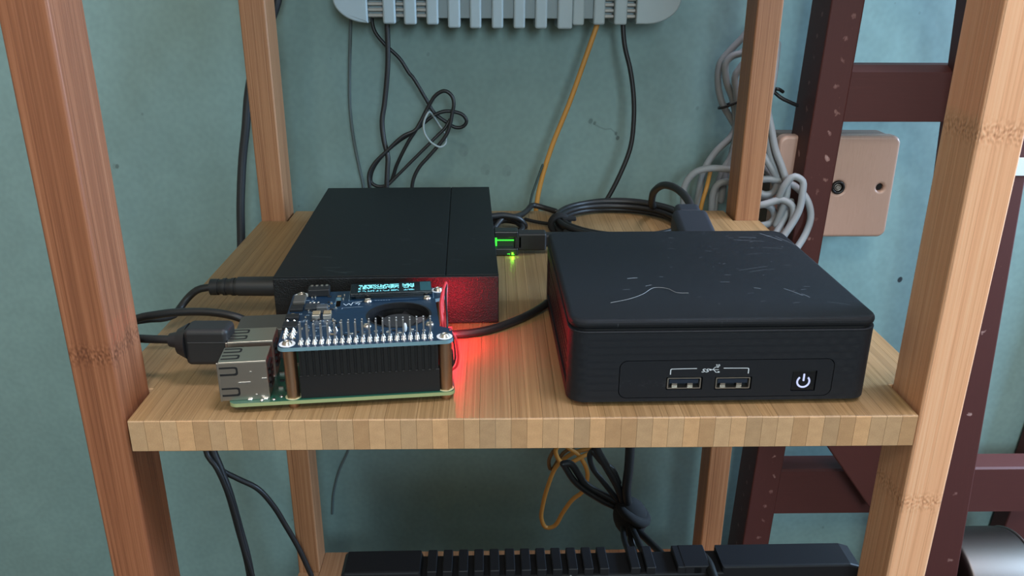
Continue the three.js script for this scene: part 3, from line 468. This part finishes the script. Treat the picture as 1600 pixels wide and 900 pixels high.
{ const t = thing('tied_cable', 'thin black cable looped back on itself and held by a white twist tie', 'cable');
  part('cord', tube([[-94.1, 128, -316], [-92.3, 117, -315.7], [-86.2, 108.7, -315.3], [-75.8, 98.6, -315], [-69.6, 88.8, -314.6], [-67.6, 86.7, -314.3], [-58.8, 71.7, -314], [-53.4, 62.4, -313.6], [-45.1, 55.9, -313.3], [-38.5, 52.2, -312.9], [-33.3, 52.9, -312.6], [-30.8, 56.6, -312.2], [-33.1, 60.9, -311.9], [-38.2, 63.1, -311.6], [-45.7, 63.7, -311.2], [-53.3, 61, -310.9], [-61, 55.4, -310.5], [-68.7, 49.3, -310.2], [-78.4, 43.2, -309.9], [-88.2, 35.2, -309.5], [-95.7, 26.5, -309.2], [-98.9, 19.8, -308.8], [-99.2, 14, -308.5], [-94.9, 11.1, -308.1], [-89.1, 11.5, -307.8], [-85.1, 14.7, -307.5], [-80.2, 27, -307.1], [-71.4, 43.4, -306.8], [-64.4, 53.8, -306.4], [-57.5, 66.4, -306.1], [-51.2, 75.6, -305.8], [-45.1, 78.4, -305.4], [-40.5, 75.3, -305.1], [-39.1, 69.8, -304.7], [-40.3, 63.5, -304.4], [-41.8, 56.1, -304], [-44.7, 48.7, -303.7], [-50.5, 41.2, -303.4], [-57.3, 33.7, -303], [-64.2, 26.1, -302.7], [-68.2, 18.4, -302.3], [-69.9, 10.7, -302], [-71, -10, -302]], 1.3, 6), rub, t);
  part('cord', tube([[-42.3, 58.6, -306], [-45.7, 53.1, -305.1], [-51.4, 47.6, -304.3], [-57.1, 42.1, -303.4], [-66.8, 32.8, -302.6], [-76.5, 23.4, -301.7], [-84.3, 15.9, -300.9], [-89.2, 11.2, -300], [-92, -6, -300]], 1.15, 8), rub, t);
  part('cord', tube([[-58, 65, -306], [-62.8, 56.8, -305.1], [-66.2, 51.8, -304.3], [-74.7, 47.8, -303.4], [-85.3, 38.5, -302.6], [-95.1, 29.2, -301.7], [-99.3, 21.7, -300.9], [-99.2, 11.2, -300], [-98, -8, -300]], 1.3, 8), rub, t);
  part('twist_tie', tube([[-56.3, 64.2, -305], [-59, 60.1, -302], [-60.1, 55.4, -301], [-59.5, 50.7, -300.5], [-56.8, 46, -300], [-53.2, 42.7, -300], [-48.9, 40.8, -301], [-45.5, 42.6, -304], [-46, 48, -310], [-50, 53.5, -314], [-53, 59, -311]], 0.75, 8, 8, true), M(css('#8f9a98'), 0.6), t, 'white twist tie'); }
cable('fibre_cable', 'orange cable slanting down the wall from the pale router into a loop below', 'cable', [WALLY.orange], 1.75, M(css('#c08a40'), 0.5));
cable('thin_cord', 'short thin dark green cord dropping behind the orange cable', 'cable', [WALLY.green], 0.9, M(C(0.03, 0.055, 0.05), 0.5));
cable('lead_cable', 'black cable bowing down the bare wall from the right end of the pale router', 'cable', [WALLY.blackC], 1.65, rub);
cable('heavy_cable', 'thick flat black cable running down behind the rear left post', 'cable', [[[-152.1, 144.5, -312], [-155.7, 132.5, -310], [-165.5, 112.2, -309], [-174.7, 91.5, -308], [-179, 74.7, -306], [-182.5, 53.3, -304], [-186.6, 31.4, -302], [-190.2, 0.4, -298], [-192, -29.1, -294], [-193.1, -70.2, -280], [-205.4, -118.6, -255], [-212.1, -156.4, -240], [-206.3, -177, -235], [-201.5, -193.7, -232], [-196.8, -225.4, -230], [-193.5, -246.6, -228], [-191.5, -277, -226], [-190, -355, -224]]], 2.9, rub2);
cable('drop_cable', 'black cable hanging below the shelf alongside the thick cable at left', 'cable', [[[-203.6, -100, -250], [-213.5, -159.2, -232], [-206.8, -170.4, -229], [-202.1, -185.6, -228], [-197.9, -206.5, -227], [-194.4, -232.8, -225], [-188.3, -274.4, -223], [-186, -355, -220]]], 2.0, rub);
cable('swinging_cable', 'black cable curving away rightwards below the shelf past the rear left post', 'cable', [[[-208.6, -110, -245], [-211.4, -163, -238], [-208.1, -179.2, -240], [-198.3, -188.2, -242], [-185.2, -198.4, -244], [-175.7, -215, -246], [-168.6, -234.8, -248], [-161.3, -257, -250], [-154.5, -284, -252]]], 2.0, rub);
cable('network_lead', 'upper black lead running left from the network socket behind the front post', 'cable', [[[-114, 10.5, -57], [-118, 14.8, -56.5], [-122.2, 17.2, -56], [-130.5, 18.7, -57], [-141.6, 18.9, -58], [-155.4, 17.8, -58], [-167.7, 14.7, -57], [-174.4, 2, -57], [-178.5, -15.6, -58], [-180.2, -32.9, -60], [-181.2, -57.8, -62], [-180.6, -87.7, -64], [-180.1, -131.4, -66], [-180, -200, -68]]], 1.75, rub);
{ const t = thing('usb_cable', 'black plug with cord pushed into the rear twin socket of the green board', 'cable');
  part('cord', tube([[-136, 17.8, -31], [-148.2, 17.9, -32], [-159.4, 16.4, -34], [-164.6, 8.5, -34], [-169.3, -7.1, -36], [-170.7, -23.4, -38], [-171.1, -50.2, -40], [-171.6, -78.7, -42], [-171, -112.7, -44], [-171, -200, -48]], 1.7, 8), rub, t);
  part('plug_body', [rbox(17.5, 15.5, 11.5, 2.2, -125.2, 17.2, -30.3, 3), cylX(5.2, 7.4, 4, -135.6, 17.6, -30.5), cylX(2.7, 3.6, 4.5, -139.2, 18, -31)], rub2, t);
  part('seam_line', rbox(15, 0.5, 11.9, 0.2, -124.8, 19.6, -30.3), rubber(0.03), t); }
{ const t = thing('power_lead', 'black round power plug with ribbed collar in the left side of the drive', 'cable');
  part('cord', tube([[-145.5, 16.3, -94.2], [-151.2, 15.3, -93.6], [-155.8, 11.8, -92.6], [-158.6, 8.4, -89.5], [-160, 6.6, -84.5], [-164, 6.4, -80.5], [-170, 7, -78], [-180, 5, -76], [-185.7, -5.3, -76], [-189.6, -25, -76], [-190.8, -45.4, -76], [-189.3, -74, -76], [-187.7, -104, -76], [-187, -139.9, -76], [-187, -200, -76]], 1.75, 8), rub, t);
  part('plug_body', [cylX(4.5, 4.7, 19.5, -122.6, 16.6, -94.4, 28)], rub2, t);
  part('strain_relief', [cylX(3.4, 4.1, 11, -137.8, 16.4, -94.4, 24), cylX(3.9, 3.9, 3.6, -143.4, 16.3, -94.4, 24), cylX(4.1, 4.1, 1.4, -138.6, 16.4, -94.4, 24), cylX(4.3, 4.3, 1.4, -134.5, 16.4, -94.4, 24)], rub, t); }
cable('shelf_cable', 'black cable lying on the shelf from behind the board stack towards the mini computer', 'cable', [[[-60, 2, -76], [-48, 2, -73.5], [-35.8, 2, -70.5], [-27.3, 2, -71], [-15.7, 2, -75], [-3.8, 2, -84.2], [5, 2.2, -93.5], [12.3, 3, -102.2], [13.6, 3.2, -104.5]]], 1.95, rub);

// green-lit adapter at the drive's right side
{
  const t = thing('usb_adapter', 'black adapter glowing green at the right side of the drive', 'adapter', [0, 0, -190]);
  part('body', [rbox(14, 4.6, 9, 0.8, -5, 2.5, 0), rbox(14, 3.8, 9, 0.8, -5, 12.8, -1), span(-12, 1.5, 4.5, 11.5, -4.5, 0.5)], M(C(0.01, 0.012, 0.012), 0.3), t);
  const g1 = new THREE.MeshStandardMaterial({ color: C(0.02, 0.2, 0.02), emissive: C(0.06, 1, 0.06), emissiveIntensity: 1.0 });
  part('glowing_window', [rbox(10.2, 0.8, 0.6, 0.25, -5.2, 8.7, 0.8), rbox(0.8, 4.2, 0.7, 0.25, 0.3, 9.2, 0.8), rbox(1.2, 6.6, 1.2, 0.4, -10.8, 8.4, 0.8), rbox(1.6, 1.4, 1, 0.4, -11.0, 12, 0.9)], g1, t, 'glowing green light guide');
  part('window_pane', span(-10, 0, 5, 11.2, 0.45, 0.6), P(C(0.01, 0.06, 0.01), 0.1), t);
  part('connector', [rbox(17, 10.5, 9, 1.2, 10, 8, -1.5), rbox(5, 8.4, 8, 1, 2.2, 8, -1), rbox(12, 7.6, 7.6, 1.6, 23, 8, -3)], rub2, t);
  part('cord', tube([[28, 8, -3], [36, 8, -3.5], [44, 6, -1], [50, 4, 8], [53, 6, 30], [54, 10, 62], [54, 12, 69]], 1.8, 8), rub, t);
  for (const [x, y, z, i] of [[-3.5, 1.6, 4.9, 0.0009], [-1, 1.2, 4.9, 0.0009]]) part('added_glow_dot', rbox(1.6, 0.4, 0.3, 0.1, x, y, z), g1, t);  // glowing dots added as a source for the green spots on the shelf
  const gl = new THREE.PointLight(C(0.3, 1, 0.03), 0.0001, 0.3, 2); gl.name = 'green_indicator_light'; gl.position.set(-1.2 * K, 1.4 * K, 5.4 * K); gl.shadow.radius = 0.03; gl.castShadow = true; t.add(gl);
}
cable('folded_cable', 'tangle of black cable folded behind the glowing green adapter', 'cable', [
  [[-12, 5, -226], [-6, 10, -232], [0, 8, -240], [6, 6, -252], [10.5, 5, -266], [15, 5.5, -277], [22, 4, -276.5], [30, 3, -271]],
  [[-13, 8, -236], [-6, 9, -238], [2, 6, -236], [6, 4, -228], [2, 3, -222], [-8, 4, -221], [-13, 6, -222]],
  [[-13, 3, -243], [-4, 4, -246], [4, 3, -244], [8, 3, -236], [4, 9, -232], [-6, 12, -230], [-13, 12, -228]]], 1.9, rub);

// coil of cable with a strap, behind the mini computer
{
  const t = thing('coiled_cable', 'black cable coiled into a flat ring on the shelf behind the mini computer', 'cable', [70, 0, -238]);
  const R = rng(41), pts = [];
  for (let k = 0; k <= 140; k++) { const a = (k / 20) * Math.PI * 2 + 2.6, turn = k / 20, j = Math.floor(turn), f = Math.min(1, (turn - j) * 3), sec = (q) => (q <= 0 ? [0, 0] : [3.3 * Math.cos(q * 1.047), 3.3 * Math.sin(q * 1.047)]), A = sec(j - 1), B = sec(j), r = 40.5 + A[0] + (B[0] - A[0]) * f + R() * 0.3; pts.push([Math.cos(a) * r, 5.4 + A[1] + (B[1] - A[1]) * f, Math.sin(a) * r]); }
  part('cord', tube(pts, 1.8, 4, 8), rub, t);
  const strap = []; for (const [x, z, r] of [[-40.2, 5, 0.1]]) { const c = new THREE.TorusGeometry(5.6 * K, 2.2 * K, 8, 20).scale(1, 0.95, 1.6).rotateY(r).translate(x * K, 5.6 * K, z * K); strap.push(c); }
  part('strap', [...strap, rbox(9, 2.2, 6.5, 0.8, -34.5, 9.4, 6)], rubber(0.008, 0.9), t, 'black fabric strap');
  part('strap_tail', [tube([[-38, 4, 5], [-43, 3.6, 0], [-49, 2.4, -7], [-55, 2, -12], [-61, 2.2, -16.8]], 1.15, 8)], rubber(0.008, 0.8), t);
}
{
  const t = thing('display_cable', 'thick black plug in the back of the mini computer with its cord arching', 'cable');
  part('cord', tube([[97.5, 28, -168], [99, 32.5, -180], [98, 35, -192], [95, 36, -206], [91.5, 33.5, -221], [89.5, 26, -236], [91, 17, -250], [94, 9.5, -262], [97, 6.5, -268]], 2.3, 8), rub, t);
  const q = new THREE.Group(); q.name = 'plug'; q.position.set(95 * K, 24.5 * K, -148 * K); q.rotation.x = 0.22; t.add(q);
  part('plug_body', [rbox(19.5, 13.5, 36, 3.4, 0, 0, 0, 3), rbox(14, 11, 11, 3, 0, 0.4, -21, 3)], M(C(0.014, 0.018, 0.026), 0.5), q);
  part('grip_ridge', [0, 1].map((k) => at(new THREE.TorusGeometry((3.2 + k * 2) * K, 0.3 * K, 6, 24, Math.PI).rotateX(-Math.PI / 2), 0, 6.3, 4)), rubber(0.02), q);
  part('metal_tip', span(-6, 6, -2.4, 2.4, 16, 24), M(C(0.7, 0.7, 0.68), 0.3, { metalness: 1 }), q);
}

// grey network cable bundle at the right
{
  const t = thing('network_cable_bundle', 'untidy bundle of pale grey network cable loops behind the rear right post', 'cable');
  const g = M(css('#979ea3'), 0.5);
  for (const s of [
    [[166, 120, -322], [160, 112, -322], [152.4, 103.8, -321.5], [146.4, 95.2, -321], [146.2, 82.1, -320.5], [150.2, 68.6, -320], [157.4, 57.7, -319.5], [164, 48, -319], [172, 38, -318], [182, 20, -316]],
    [[168, 112, -318], [160, 103, -318], [153.9, 101, -318], [149.5, 96, -317.5], [151, 84, -317], [156.4, 72, -317], [160.5, 55, -316.5], [158.5, 46.5, -316], [147.4, 34.1, -315.5], [140.4, 21.5, -315], [138, 5, -314.5], [137, -30, -314]],
    [[162, 98, -314], [156, 88, -314], [157.6, 78, -314], [161, 60, -314], [160.4, 45.5, -313], [157.9, 30.9, -312.5], [152.7, 20, -312], [150, 5, -311], [149, -40, -310]],
    [[164, 62, -310], [163, 46, -310], [160, 32, -310], [155, 20, -309.5], [153, 0, -309]],
    [[126.4, -30, -309], [126.4, -9.9, -308], [125.2, 0.1, -306.4], [124.8, 12.3, -304.8], [130.5, 22, -303.2], [141.2, 25.6, -301.6], [156.8, 24.6, -299], [163, 23, -295], [171.8, 20, -292.2], [180.9, 21, -288.4], [193.4, 18.7, -284.7], [201.5, 11.8, -276.2], [206.6, -1, -274.6], [204.7, -12.5, -273.3], [198.1, -23.4, -269.6], [189.3, -34.7, -265.8], [178.1, -45.1, -262], [172, -70, -262]],
    [[145.8, -7.5, -305], [145.8, 6.9, -305], [148.4, 13.1, -304.6], [155, 15.1, -304.4], [164.7, 9.6, -304.2], [171, -7, -304], [172, -40, -304]],
    [[180, 110, -305], [177, 90, -296], [173.6, 69.1, -290], [176.6, 56.5, -288], [180.8, 41.6, -286], [186, 30.1, -284], [190.3, 18, -282], [189.9, 9.5, -280], [186, -10, -282]],
    [[174, 64, -294], [176, 50, -291], [178.9, 37.1, -290], [184.2, 26.2, -289], [188.4, 17.5, -288], [190, 0, -288]],
    [[184, 8, -279], [186.4, 19.5, -276], [191.3, 26, -274.9], [197.4, 23.2, -273.7], [198, 15.9, -272.6], [196.7, 2.7, -271.4], [188.3, -14.3, -270.3], [177.8, -31.2, -269.1], [172, -42.6, -268], [170, -70, -268]],
    [[168, 3, -284], [173.5, 4.9, -280], [179.5, 7.1, -278.7], [186.3, 9.3, -277.3], [193.4, 5.1, -276], [194.2, -5, -274.7], [187.4, -18.5, -273.3], [176, -39.3, -272], [171, -60, -272]],
    [[195.2, 6.1, -284], [191.8, -2.4, -281.3], [186.4, -13.2, -278.7], [178.3, -28.8, -276], [170, -50, -276]],
    [[164.6, 47.7, -304], [176, 30, -304], [189, 14.8, -303.5], [190.2, 5.3, -303], [180.1, 4.3, -303], [172, 8, -303]],
    [[166, 14, -292], [174.2, 10.9, -292], [178.6, 9.3, -291.2], [183.2, 10.4, -290.4], [185.3, 13.8, -289.6], [185.1, 20.9, -288.8], [179.8, 29.2, -288], [172, 40, -290]],
    [[166, 0, -291], [172.4, 1.2, -290], [179.4, 2.3, -289.6], [184.1, -0.4, -289.2], [186.5, -5.9, -288.8], [184.2, -10.5, -288.4], [177.8, -12.3, -288], [168, -12, -288]],
  ]) part('cord', tube(s, 2.45, 6), g, t);
  part('tie', tube([[148, 65.4, -316], [153, 67.6, -312.6], [158, 70, -311.5], [164, 71.2, -312.5], [165, 70, -322], [156, 67, -325], [149, 65, -322]], 0.9, 6, 8, true), rub, t);
  part('tie', [tube([[178, 80, -302], [181.6, 81, -299], [186, 79, -301]], 1.2, 8), tube([[180, 79, -302], [184.7, 75.2, -300], [191.8, 71.9, -300], [197, 69.8, -301]], 1.3, 8)], rub, t);
}
cable('orange_lead', 'short piece of orange lead showing between the grey cable loops', 'cable', [[[136.6, -30, -300], [136.6, -3.4, -300], [137.9, 5.3, -300], [139.6, 11.8, -301], [144, 22, -311]]], 1.5, M(css('#c08a40'), 0.5));
cable('looped_cord', 'faint brown cord curled behind the orange loop below the shelf', 'cable', [[[80, -192, -303], [60, -198, -302], [44, -206, -301], [34, -222, -300.5], [32, -212, -300], [42, -196, -300], [60, -188, -300]]], 1.5, M(css('#7a5a38'), 0.6));

// black cables gathered by a strap under the shelf
{
  const t = thing('strapped_cables', 'bunch of black cables strapped in a knot hanging beneath the shelf', 'cable');
  const m = rubber(0.008, 0.5);
  for (const [s, r] of [
    [[[28.8, -118.6, -150], [36.9, -131.9, -150], [52.9, -144.8, -150], [63, -150.9, -150], [71.4, -160.4, -150]], 1.9], [[[28.8, -118.6, -150], [33, -119, -151], [43.2, -134, -151.3], [57.1, -143, -150.7], [69.1, -150.3, -150]], 2.1],
    [[[40, -60, -146], [46.9, -103.1, -146], [53.2, -116.5, -146.4], [61.6, -132.5, -146.8], [66.3, -146.6, -147.2], [71.3, -165.7, -147.6], [69.9, -190.2, -110], [69, -160, -70]], 2.4], [[[66, -40, -144], [67, -99.9, -144], [67.2, -117.6, -144.4], [66.8, -135.7, -144.8], [70, -149.8, -145.2]], 2.8],
    [[[48, -108, -150], [44.6, -112, -150], [46.2, -120.6, -149.7], [53.1, -130.7, -149.3], [63.8, -145.5, -149]], 1.7], [[[46, -108, -147], [52, -116, -147], [58, -121, -147], [62, -130, -147]], 1.9],
    [[[70.2, -158.4, -146], [76.8, -158, -132], [81, -152, -112], [83.5, -143, -90], [84.5, -125, -60], [84, -108, -44], [84, -98, -40], [84.2, -93.5, -30], [84.4, -94, -16]], 2.2],
    [[[68.6, -155.8, -148], [71, -156, -132], [72, -152, -112], [72, -143, -90], [71, -126, -62], [70.6, -110, -46]], 1.9], [[[66, -155.8, -148], [64.5, -158, -132], [64.2, -153, -112], [63, -143, -90], [61, -126, -62], [60.5, -110, -46]], 1.7], [[[70, -155.8, -148], [68.5, -158, -132], [67.8, -153, -112], [66.8, -143, -90], [65.4, -126, -62], [65, -110, -46]], 1.4],
  ]) part('cord', tube(s, r, 8), m, t);
  part('strap', [at(new THREE.IcosahedronGeometry(11 * K, 3).scale(0.95, 1.25, 0.8).rotateZ(0.25), 70.5, -154.5, -147), at(new THREE.TorusGeometry(9 * K, 3.2 * K, 10, 24).rotateX(Math.PI / 2).rotateZ(-0.5), 72, -151, -147)], rubber(0.007, 0.9), t);
}

// ---------------------------------------------------------------- routers: a pale one on the wall and a black one below
function router(t, W, H, D, rad, m, gapM, louM, ribs, first, last, louvre, deep) {
  // stands upright: x width, y up from 0, z front at 0 and back at -D. ribs: [x0, x1, bottom] along the lower edge
  const endCap = (x0, x1, side) => { const s = new THREE.Shape(), q = rad * K; const [a, b, h] = [x0 * K, x1 * K, H * K];
    if (side < 0) { s.moveTo(b, 0); s.lineTo(a + q, 0); s.absellipse(a + q, q * 0.72, q, q * 0.72, 1.5 * Math.PI, Math.PI, true); s.lineTo(a, h); s.lineTo(b, h); } else { s.moveTo(a, 0); s.lineTo(b - q, 0); s.absellipse(b - q, q * 0.72, q, q * 0.72, 1.5 * Math.PI, 2 * Math.PI, false); s.lineTo(b, h); s.lineTo(a, h); }
    s.closePath(); return ext(s, D - 2, 1, 3, 14).translate(0, 0, (-D + 1) * K); };
  part('housing', [endCap(-W / 2, first, -1), endCap(last, W / 2, 1), span(first - 1, last + 1, 40, H, -D, -0.1), span(first - 1, last + 1, 3, 41, -D, -deep)], m, t);
  ribs.forEach(([x0, x1, b]) => part('rib', rbox(x1 - x0, 62 - b, D, 1.5, (x0 + x1) / 2, (62 + b) / 2 - 1, -D / 2, 3), m, t));
  for (let i = 0; i <= ribs.length; i++) {
    const a = i ? ribs[i - 1][1] : first, b = i < ribs.length ? ribs[i][0] : last;
    if (b - a < 1.5) continue;
    if (louvre(i)) { for (let k = 0; k < 6; k++) part('louvre', rbox(b - a + 1, 2.0, 4, 0.6, (a + b) / 2, 4.6 + k * 3.6, -deep + 2.6), louM, t); }
    else part('vent_recess', rbox(b - a + 1, 40, deep - 2.2, 0.6, (a + b) / 2, 23, -deep / 2 - 2), gapM, t);
  }
}
{
  const t = thing('wall_router', 'pale grey plastic router with ribbed vents mounted on the wall', 'router', [-2.5, 122.8, -300]);
  const m = M(css('#a9b8bb'), 0.5, { bumpMap: grain(5), bumpScale: 0.00004 }), ribs = [[-81.8, -73.4, 0.4], [-68.1, -59.8, 0], [-53.3, -45.4, 0], [-39.3, -31, -2], [-24.9, -17.3, -2.2], [-10.4, -2.8, -2.2], [4, 11.6, -2.2], [18.2, 26.1, -2.2], [33, 42.9, -2.4], [42.9, 50.6, 0], [56.7, 64.3, 0.4], [70.5, 78.9, 0.4]].map(([a, b, c]) => [a, b, c]);
  router(t, 228, 110, 32, 22, m, M(css('#8d9a9c'), 0.6), M(css('#b3ada4'), 0.45), ribs, -91.8, 85, (i) => i < 3 || i > 10, 9);
}
{ // on the lower shelf: same build upside up, ribs along its upper edge
  const t = thing('black_router', 'black plastic router with ribbed top edge standing on the lower shelf', 'router', [31.5, -287, -24.6], 0.012);
  const m = P(C(0.012, 0.013, 0.016), 0.5, { specularIntensity: 0.5 }), H = 195.5, D = 15.5;
  const sh = new THREE.Shape(); const q = (x, y, f = 'lineTo') => sh[f](x * K, y * K);
  q(-111.5, 0, 'moveTo'); q(128, 0); q(128, H - 13); q(126, H - 10); q(120.5, H - 1.6); q(116, H - 0.2); q(58, H); q(58, H - 3.2); q(-76, H - 3.4); q(-77, H); q(-110, H); q(-111.5, H - 1.5); sh.closePath();
  part('housing', ext(sh, D - 2, 1, 2, 6).translate(0, 0, (-D + 1) * K), m, t);
  for (let k = 0; k < 18; k++) { const x = -71.7 + k * 6.98; if (k === 15 || k === 12) continue; part('rib', rbox(4.4, 6, D - 0.4, 0.6, x, H - 3, -D / 2), m, t); }
  part('rib', rbox(12, 4.4, D - 0.4, 0.6, 46.6, H - 2, -D / 2), m, t);
  part('light_dot', rbox(0.8, 1, 0.3, 0.1, -10, H - 3.6, 0.1), M(css('#8a8f92'), 0.4), t);
}

// ---------------------------------------------------------------- outlet box on the wall
{
  const t = thing('outlet_box', 'beige wall outlet box with round aerial socket behind brown frame', 'outlet', [230.5, 12, -335]);
  const tex = canvasTex(256, 256, (g, w, h) => { g.fillStyle = '#d0aa98'; g.fillRect(0, 0, w, h); const R = rng(70); for (let k = 0; k < 500; k++) { g.globalAlpha = 0.12; g.fillStyle = R() < 0.5 ? '#b89280' : '#dcbcac'; g.fillRect(R() * w, R() * h, 2, 6 + R() * 26); } g.globalAlpha = 1; });
  const m = M(C(1, 1, 1), 0.38, { map: tex, metalness: 0.1 }), dark = M(C(0.012, 0.01, 0.01), 0.4);
  part('back_box', rbox(84, 71, 26, 4, 0, 0, 13, 3), M(css('#6b5a4e'), 0.6), t);
  const s = rrect(-43, -37, 43, 37, 6); for (const [x, r] of [[3.2, 4.6], [-27.5, 2], [33.6, 2.6]]) { const h = new THREE.Path(); h.absarc(x * K, 0, r * K, 0, Math.PI * 2, true); s.holes.push(h); }
  const fg = ext(s, 6, 2.2, 4, 10).translate(0, 0, 27 * K); { const p = fg.attributes.position, uv = fg.attributes.uv; for (let i = 0; i < p.count; i++) uv.setXY(i, p.getX(i) * 11 + 0.5, p.getY(i) * 11 + 0.5); }
  part('face_plate', fg, m, t);
  const so = part('aerial_socket', [cylZ(4.5, 4.5, 6, 3.2, 0, 29.5), at(new THREE.TorusGeometry(3.9 * K, 0.9 * K, 10, 28), 3.2, 0, 35)], dark, t);
  part('socket_pin', [cylZ(1.5, 1.5, 4, 3.2, 0, 33, 16), at(new THREE.TorusGeometry(2.2 * K, 0.4 * K, 8, 20), 3.2, 0, 34.4)], M(C(0.45, 0.4, 0.36), 0.4, { metalness: 0.8 }), so);
  for (const x of [-27.5, 33.6]) part('screw', cylZ(2.2, 2.2, 4, x, 0, 30.5, 16), dark, t);
}

// ---------------------------------------------------------------- brown painted frame
{
  const t = thing('wooden_frame', 'dark brown painted wooden frame of splayed legs and rails against the wall', 'frame', [0, FLOOR, 0]);
  const paint = (scuff, seed) => canvasTex(256, 1024, (g, w, h) => {
    g.fillStyle = '#4c221e'; g.fillRect(0, 0, w, h); const R = rng(seed);
    for (let k = 0; k < 900; k++) { g.globalAlpha = 0.1; g.fillStyle = R() < 0.5 ? '#3c1916' : '#5a2b26'; g.fillRect(R() * w, R() * h, 1 + R() * 2, 10 + R() * 70); }
    for (let k = 0; k < scuff; k++) { const x = w * (0.5 + R() * 0.22), y = (h * (k + R() * 0.5)) / scuff; g.globalAlpha = 0.3 + R() * 0.5; g.fillStyle = R() < 0.5 ? '#87655e' : '#ad8f88'; for (let j = 0; j < 4; j++) { g.beginPath(); g.ellipse(x + j * 12 * R(), y + 6 * R() - 3, 3 + R() * 14, 1.2 + R() * 3.2, R() * 0.5 - 0.25, 0, 7); g.fill(); } }
    for (let k = 0; k < scuff * 2; k++) { g.globalAlpha = 0.3 * R(); g.fillStyle = '#8d6a63'; g.fillRect(R() * w, R() * h, 2 + R() * 7, 1 + R() * 2); }
    g.globalAlpha = 1;
  });
  const mA = M(C(1, 1, 1), 0.62, { map: paint(24, 4) }), mB = M(C(1, 1, 1), 0.62, { map: paint(5, 5) }), mR = M(C(1, 1, 1), 0.62, { map: paint(0, 6) });
  // a straight member between two points (centre line), w across x, d along z
  const leg = (name, a, b, w, d, m, label) => {
    const p = V([a[0], a[1] - FLOOR, a[2]]), q = V([b[0], b[1] - FLOOR, b[2]]), len = p.distanceTo(q);
    const g = uvm(new RoundedBoxGeometry(w * K, len, d * K, 2, 1.4 * K), 'y'), uv = g.attributes.uv, pp = g.attributes.position;
    for (let i = 0; i < uv.count; i++) uv.setXY(i, uv.getX(i) / (w * K) + 0.5, pp.getY(i) / 0.36);
    const o = part(name, g, m, t, label); o.position.copy(p).add(q).multiplyScalar(0.5); o.quaternion.setFromUnitVectors(new THREE.Vector3(0, 1, 0), q.clone().sub(p).normalize()); return o;
  };
  leg('leg', [198.8, FLOOR, -297.5], [222.5, 420, -297.5], 21.7, 35, mA, 'scuffed leg with flecks of bare wood');
  const legB = leg('leg', [332.7, FLOOR, -262], [286.5, 420, -262], 31.5, 54, mB);
  leg('leg', [436, FLOOR, -324], [498, 420, -324], 22, 18, mR);
  const rail = (x0, x1, y0, y1, z0, z1, m, bv = 7) => { const s = new THREE.Shape(); s.moveTo(z0 * K, y0 * K); s.lineTo(z1 * K, y0 * K); s.lineTo(z1 * K, (y1 - bv * 0.57) * K); s.lineTo((z1 - bv) * K, y1 * K); s.lineTo(z0 * K, y1 * K); s.closePath(); const g = uvm(new THREE.ExtrudeGeometry(s, { depth: (x1 - x0) * K, bevelEnabled: true, bevelSize: 0.5 * K, bevelThickness: 0.5 * K, bevelOffset: -0.5 * K, bevelSegments: 1 }).rotateY(-Math.PI / 2).translate(x1 * K, -FLOOR * K, 0), 'x'); const uv = g.attributes.uv; for (let i = 0; i < uv.count; i++) uv.setXY(i, uv.getX(i) * 20, uv.getY(i) * 2.6); return g; };
  part('rail', rail(222, 300, 62, 98.4, -302, -281, mR), mR, t); part('rail', rail(205, 318, -252, -211.5, -302, -281, mR, 2), mR, t);
  part('rail', rail(346, 446, -252, -211, -302, -281, mR, 2), mR, t);
  leg('brace', [205, 282, -262], [312, 158, -262], 40, 16, mR);
  leg('brace', [226, -114.5, -271], [306, -222, -271], 56, 16, mR, 'slanting brace below the shelf');
  const lab = part('paper_label', rbox(17, 11.5, 0.6, 0.2, 0, 0, 0), M(css('#d8e0e6'), 0.6), t, 'white paper label'); lab.position.set(320.5 * K, (42 - FLOOR) * K, -234.4 * K);
}
{
  const t = thing('steel_canister', 'brushed steel canister lying on its side at bottom right', 'canister', [352, FLOOR + 49, -262]);
  const r = 49, prof = [[0.1, 0], [r - 3, 0], [r, 3], [r, 50], [r - 1.2, 55], [r - 4, 59], [r - 9, 62], [0.1, 63]].map(([a, b]) => new THREE.Vector2(a * K, b * K));
  const bt = rng(90), brush = dataTex(64, 512, () => { const k = 0.4 + 0.4 * bt(); return [k, k, k]; }); brush.repeat.set(1, 1);
  part('body', new THREE.LatheGeometry(prof, 64).rotateZ(-Math.PI / 2), M(C(0.12, 0.105, 0.092), 0.46, { metalness: 1, bumpMap: brush, bumpScale: 0.00004 }), t);
  part('rim', at(new THREE.TorusGeometry((r - 0.6) * K, 0.9 * K, 10, 64).rotateY(Math.PI / 2), 55, 0, 0), M(C(0.36, 0.33, 0.3), 0.4, { metalness: 1 }), t);
}

scene.traverse((o) => { if (o.isMesh) { o.castShadow = true; o.receiveShadow = true; } });
renderer.render(scene, camera);
